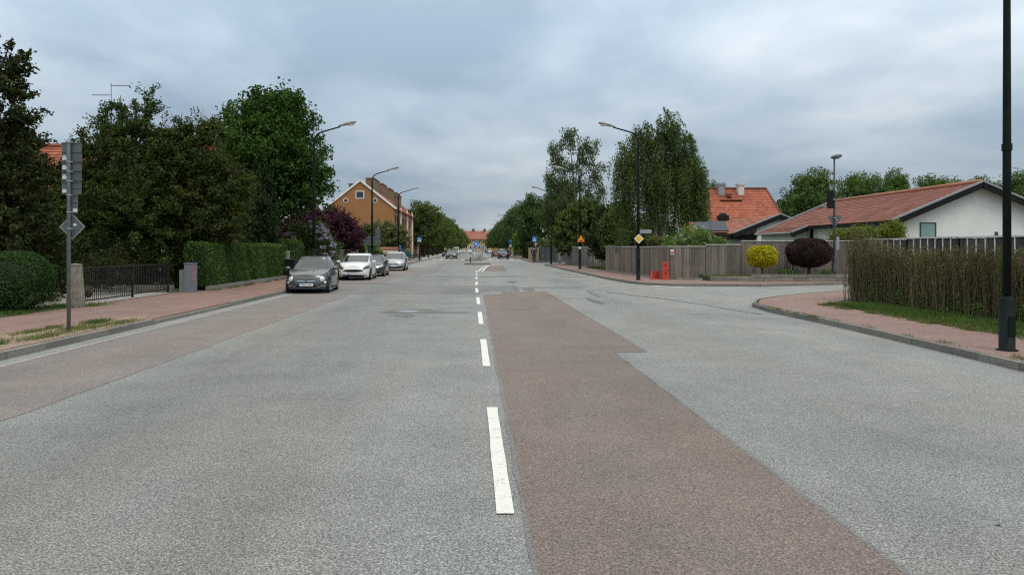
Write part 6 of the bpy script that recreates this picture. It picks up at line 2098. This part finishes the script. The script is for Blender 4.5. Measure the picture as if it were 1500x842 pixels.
# ------------------------------------------------------------------ bicycles and the cyclist
def bicycle(label, loc, rz, group=None):
    t = empty('bicycle', loc, label, 'bicycle', group, rz)
    for y in (-.52, .52):
        m = Matrix.Translation((0, y, .34)) @ Matrix.Rotation(R(90), 4, 'Y')
        mb = MB()
        mb.lathe([(.335 + .018 * math.cos(a), .018 * math.sin(a)) for a in [2 * PI * k / 8 for k in range(9)]], 28, m); w_ = mb.build('wheel', M['tyre'], t)
        mb = MB()
        for k in range(10):
            a = 2 * PI * k / 10
            mb.path([m @ Vector((0, 0, 0)), m @ Vector((.32 * math.cos(a), .32 * math.sin(a), 0))], .003, 3, False)
        mb.build('spokes', M['rim'], w_)
        mb = MB(); mb.lathe([(.365 + .012 * math.cos(a), .03 * math.sin(a)) for a in [PI * k / 6 for k in range(7)]], 20, m)
    mb = MB()
    for a, b in (((0, .40, .78), (0, -.05, .3)), ((0, -.18, .78), (0, -.05, .3)), ((0, .38, .72), (0, -.16, .74)), ((.05, -.52, .34), (0, -.05, .3)), ((-.05, -.52, .34), (0, -.05, .3)), ((.05, -.52, .34), (0, -.17, .72)), ((-.05, -.52, .34), (0, -.17, .72)), ((.05, .52, .34), (0, .41, .7)), ((-.05, .52, .34), (0, .41, .7)), ((0, .42, .68), (0, .36, 1.02)), ((0, -.17, .7), (0, -.2, .92))):
        mb.path([a, b], .016, 6)
    mb.build('frame', M['iron'], t)
    mb = MB(); mb.path([(-.29, .2, 1.03), (-.22, .33, 1.05), (0, .37, 1.02), (.22, .33, 1.05), (.29, .2, 1.03)], .013, 6); mb.build('handlebar', M['galv'], t)
    mb = MB(); mb.ell((0, -.22, .95), (.09, .14, .035), 12); mb.build('saddle', M['dark'], t)
    mb = MB(); mb.lathe([(0, -.01), (.09, -.01), (.09, .01), (0, .01)], 14, Matrix.Translation((.06, -.05, .3)) @ Matrix.Rotation(R(90), 4, 'Y')); mb.path([(.07, -.05, .3), (.07, .03, .15)], .012, 6); mb.path([(-.07, -.05, .3), (-.07, -.13, .45)], .012, 6)
    mb.box((.12, .03, .15), (.1, .08, .02)); mb.box((-.12, -.13, .45), (.1, .08, .02)); mb.build('crank', M['galv'], t)
    mb = MB(); mb.box((0, -.5, .72), (.13, .36, .02)); mb.build('rack', M['iron'], t)
    return t


bk = bicycle('bicycle ridden by the cyclist in dark clothes', (6.55, 84.5, .004), 0)
PB = 'bicycles parked by the crossing'
for i, (x, y, rz) in enumerate(((-8.0, 93.2, .5), (-7.8, 94.3, .7), (-8.3, 95, .3), (-7.55, 97, .6), (-8.9, 93.6, .2))):
    again(bk, (x, y, .1), ORD[i] + ' dark bicycle in the cluster parked by the crossing sign past the terrace', rz=rz + 1.2, group=PB)


def skin(name, verts, edges, radii, mat, parent, sub=2):
    me = bpy.data.meshes.new(name)
    me.from_pydata(verts, edges, [])
    o = link(name, me)
    o.modifiers.new('skin', 'SKIN')
    ld = me.skin_vertices[0].data
    for i, r_ in enumerate(radii):
        ld[i].radius = (r_, r_) if not isinstance(r_, tuple) else r_
    ld[0].use_root = True
    ss = o.modifiers.new('sub', 'SUBSURF'); ss.levels = sub; ss.render_levels = sub
    bpy.context.view_layer.update()
    dg = bpy.context.evaluated_depsgraph_get()
    nm = bpy.data.meshes.new_from_object(o.evaluated_get(dg))
    bpy.data.objects.remove(o)
    nm.materials.clear(); nm.materials.append(mat)
    for p in nm.polygons: p.use_smooth = True
    return link(name, nm, parent)


pe = empty('person', (6.55, 84.5, .004), 'person in a dark jacket and grey trousers riding a bicycle away down the street', 'person')
V = [(0, -.2, 1.0), (0, -.13, 1.22), (0, -.05, 1.42), (0, -.02, 1.54), (0, 0, 1.66), (0, 0, 1.78),
     (.19, -.05, 1.43), (.27, .08, 1.24), (.27, .21, 1.07), (-.19, -.05, 1.43), (-.27, .08, 1.24), (-.27, .21, 1.07),
     (.1, -.16, .96), (.12, .18, .66), (.12, .04, .24), (.12, .12, .18), (-.1, -.16, .96), (-.12, .16, .84), (-.12, -.1, .54), (-.12, -.03, .48)]
E = [(0, 1), (1, 2), (2, 3), (3, 4), (4, 5), (2, 6), (6, 7), (7, 8), (2, 9), (9, 10), (10, 11), (0, 12), (12, 13), (13, 14), (14, 15), (0, 16), (16, 17), (17, 18), (18, 19)]
RD = [.14, .135, .15, .055, .085, .085, .06, .045, .035, .06, .045, .035, .09, .062, .042, .04, .09, .062, .042, .04]
skin('body', V, E, RD, M['skin'], pe)
vj = V[:4] + V[6:12]
skin('jacket', [(0, -.2, 1.0), (0, -.13, 1.22), (0, -.05, 1.42), (.19, -.05, 1.43), (.27, .08, 1.24), (.27, .18, 1.1), (-.19, -.05, 1.43), (-.27, .08, 1.24), (-.27, .18, 1.1)],
     [(0, 1), (1, 2), (2, 3), (3, 4), (4, 5), (2, 6), (6, 7), (7, 8)], [.165, .16, .17, .08, .062, .05, .08, .062, .05], M['navy'], pe)
skin('trousers', [(0, -.2, .98), (.1, -.16, .96), (.12, .18, .66), (.12, .06, .3), (-.1, -.16, .96), (-.12, .16, .84), (-.12, -.08, .6)],
     [(0, 1), (1, 2), (2, 3), (0, 4), (4, 5), (5, 6)], [.155, .11, .08, .06, .11, .08, .06], M['jeans'], pe)
mb = MB(); mb.ell((0, -.02, 1.76), (.098, .115, .115), 14); mb.build('hair', M['hair'], pe)
for s in (-1, 1):
    mb = MB(); mb.box((s * .12, .1 if s > 0 else -.05, .17 if s > 0 else .47), (.09, .24, .08)); mb.build('shoe', M['black'], pe)
for i, (x, y, lab) in enumerate(((-9.2, 97, 'green waste container behind the parked bicycles'), (-9.4, 99.5, 'second green waste container beyond the first'))):
    t = empty('waste_container', (x, y, .1), lab, 'container')
    mb = MB(); mb.prism([(-.6, -.5), (.6, -.5), (.6, .5), (-.6, .5)], .12, 1.15); mb.build('body', M['bin'], t)
    mb = MB(); mb.ell((0, 0, 1.15), (.64, .54, .16), 14); mb.build('lid', M['bin'], t)
    for sx in (-.5, .5):
        mb = MB(); mb.ell((sx, -.4, .07), (.04, .07, .07), 8); mb.build('wheel', M['tyre'], t)
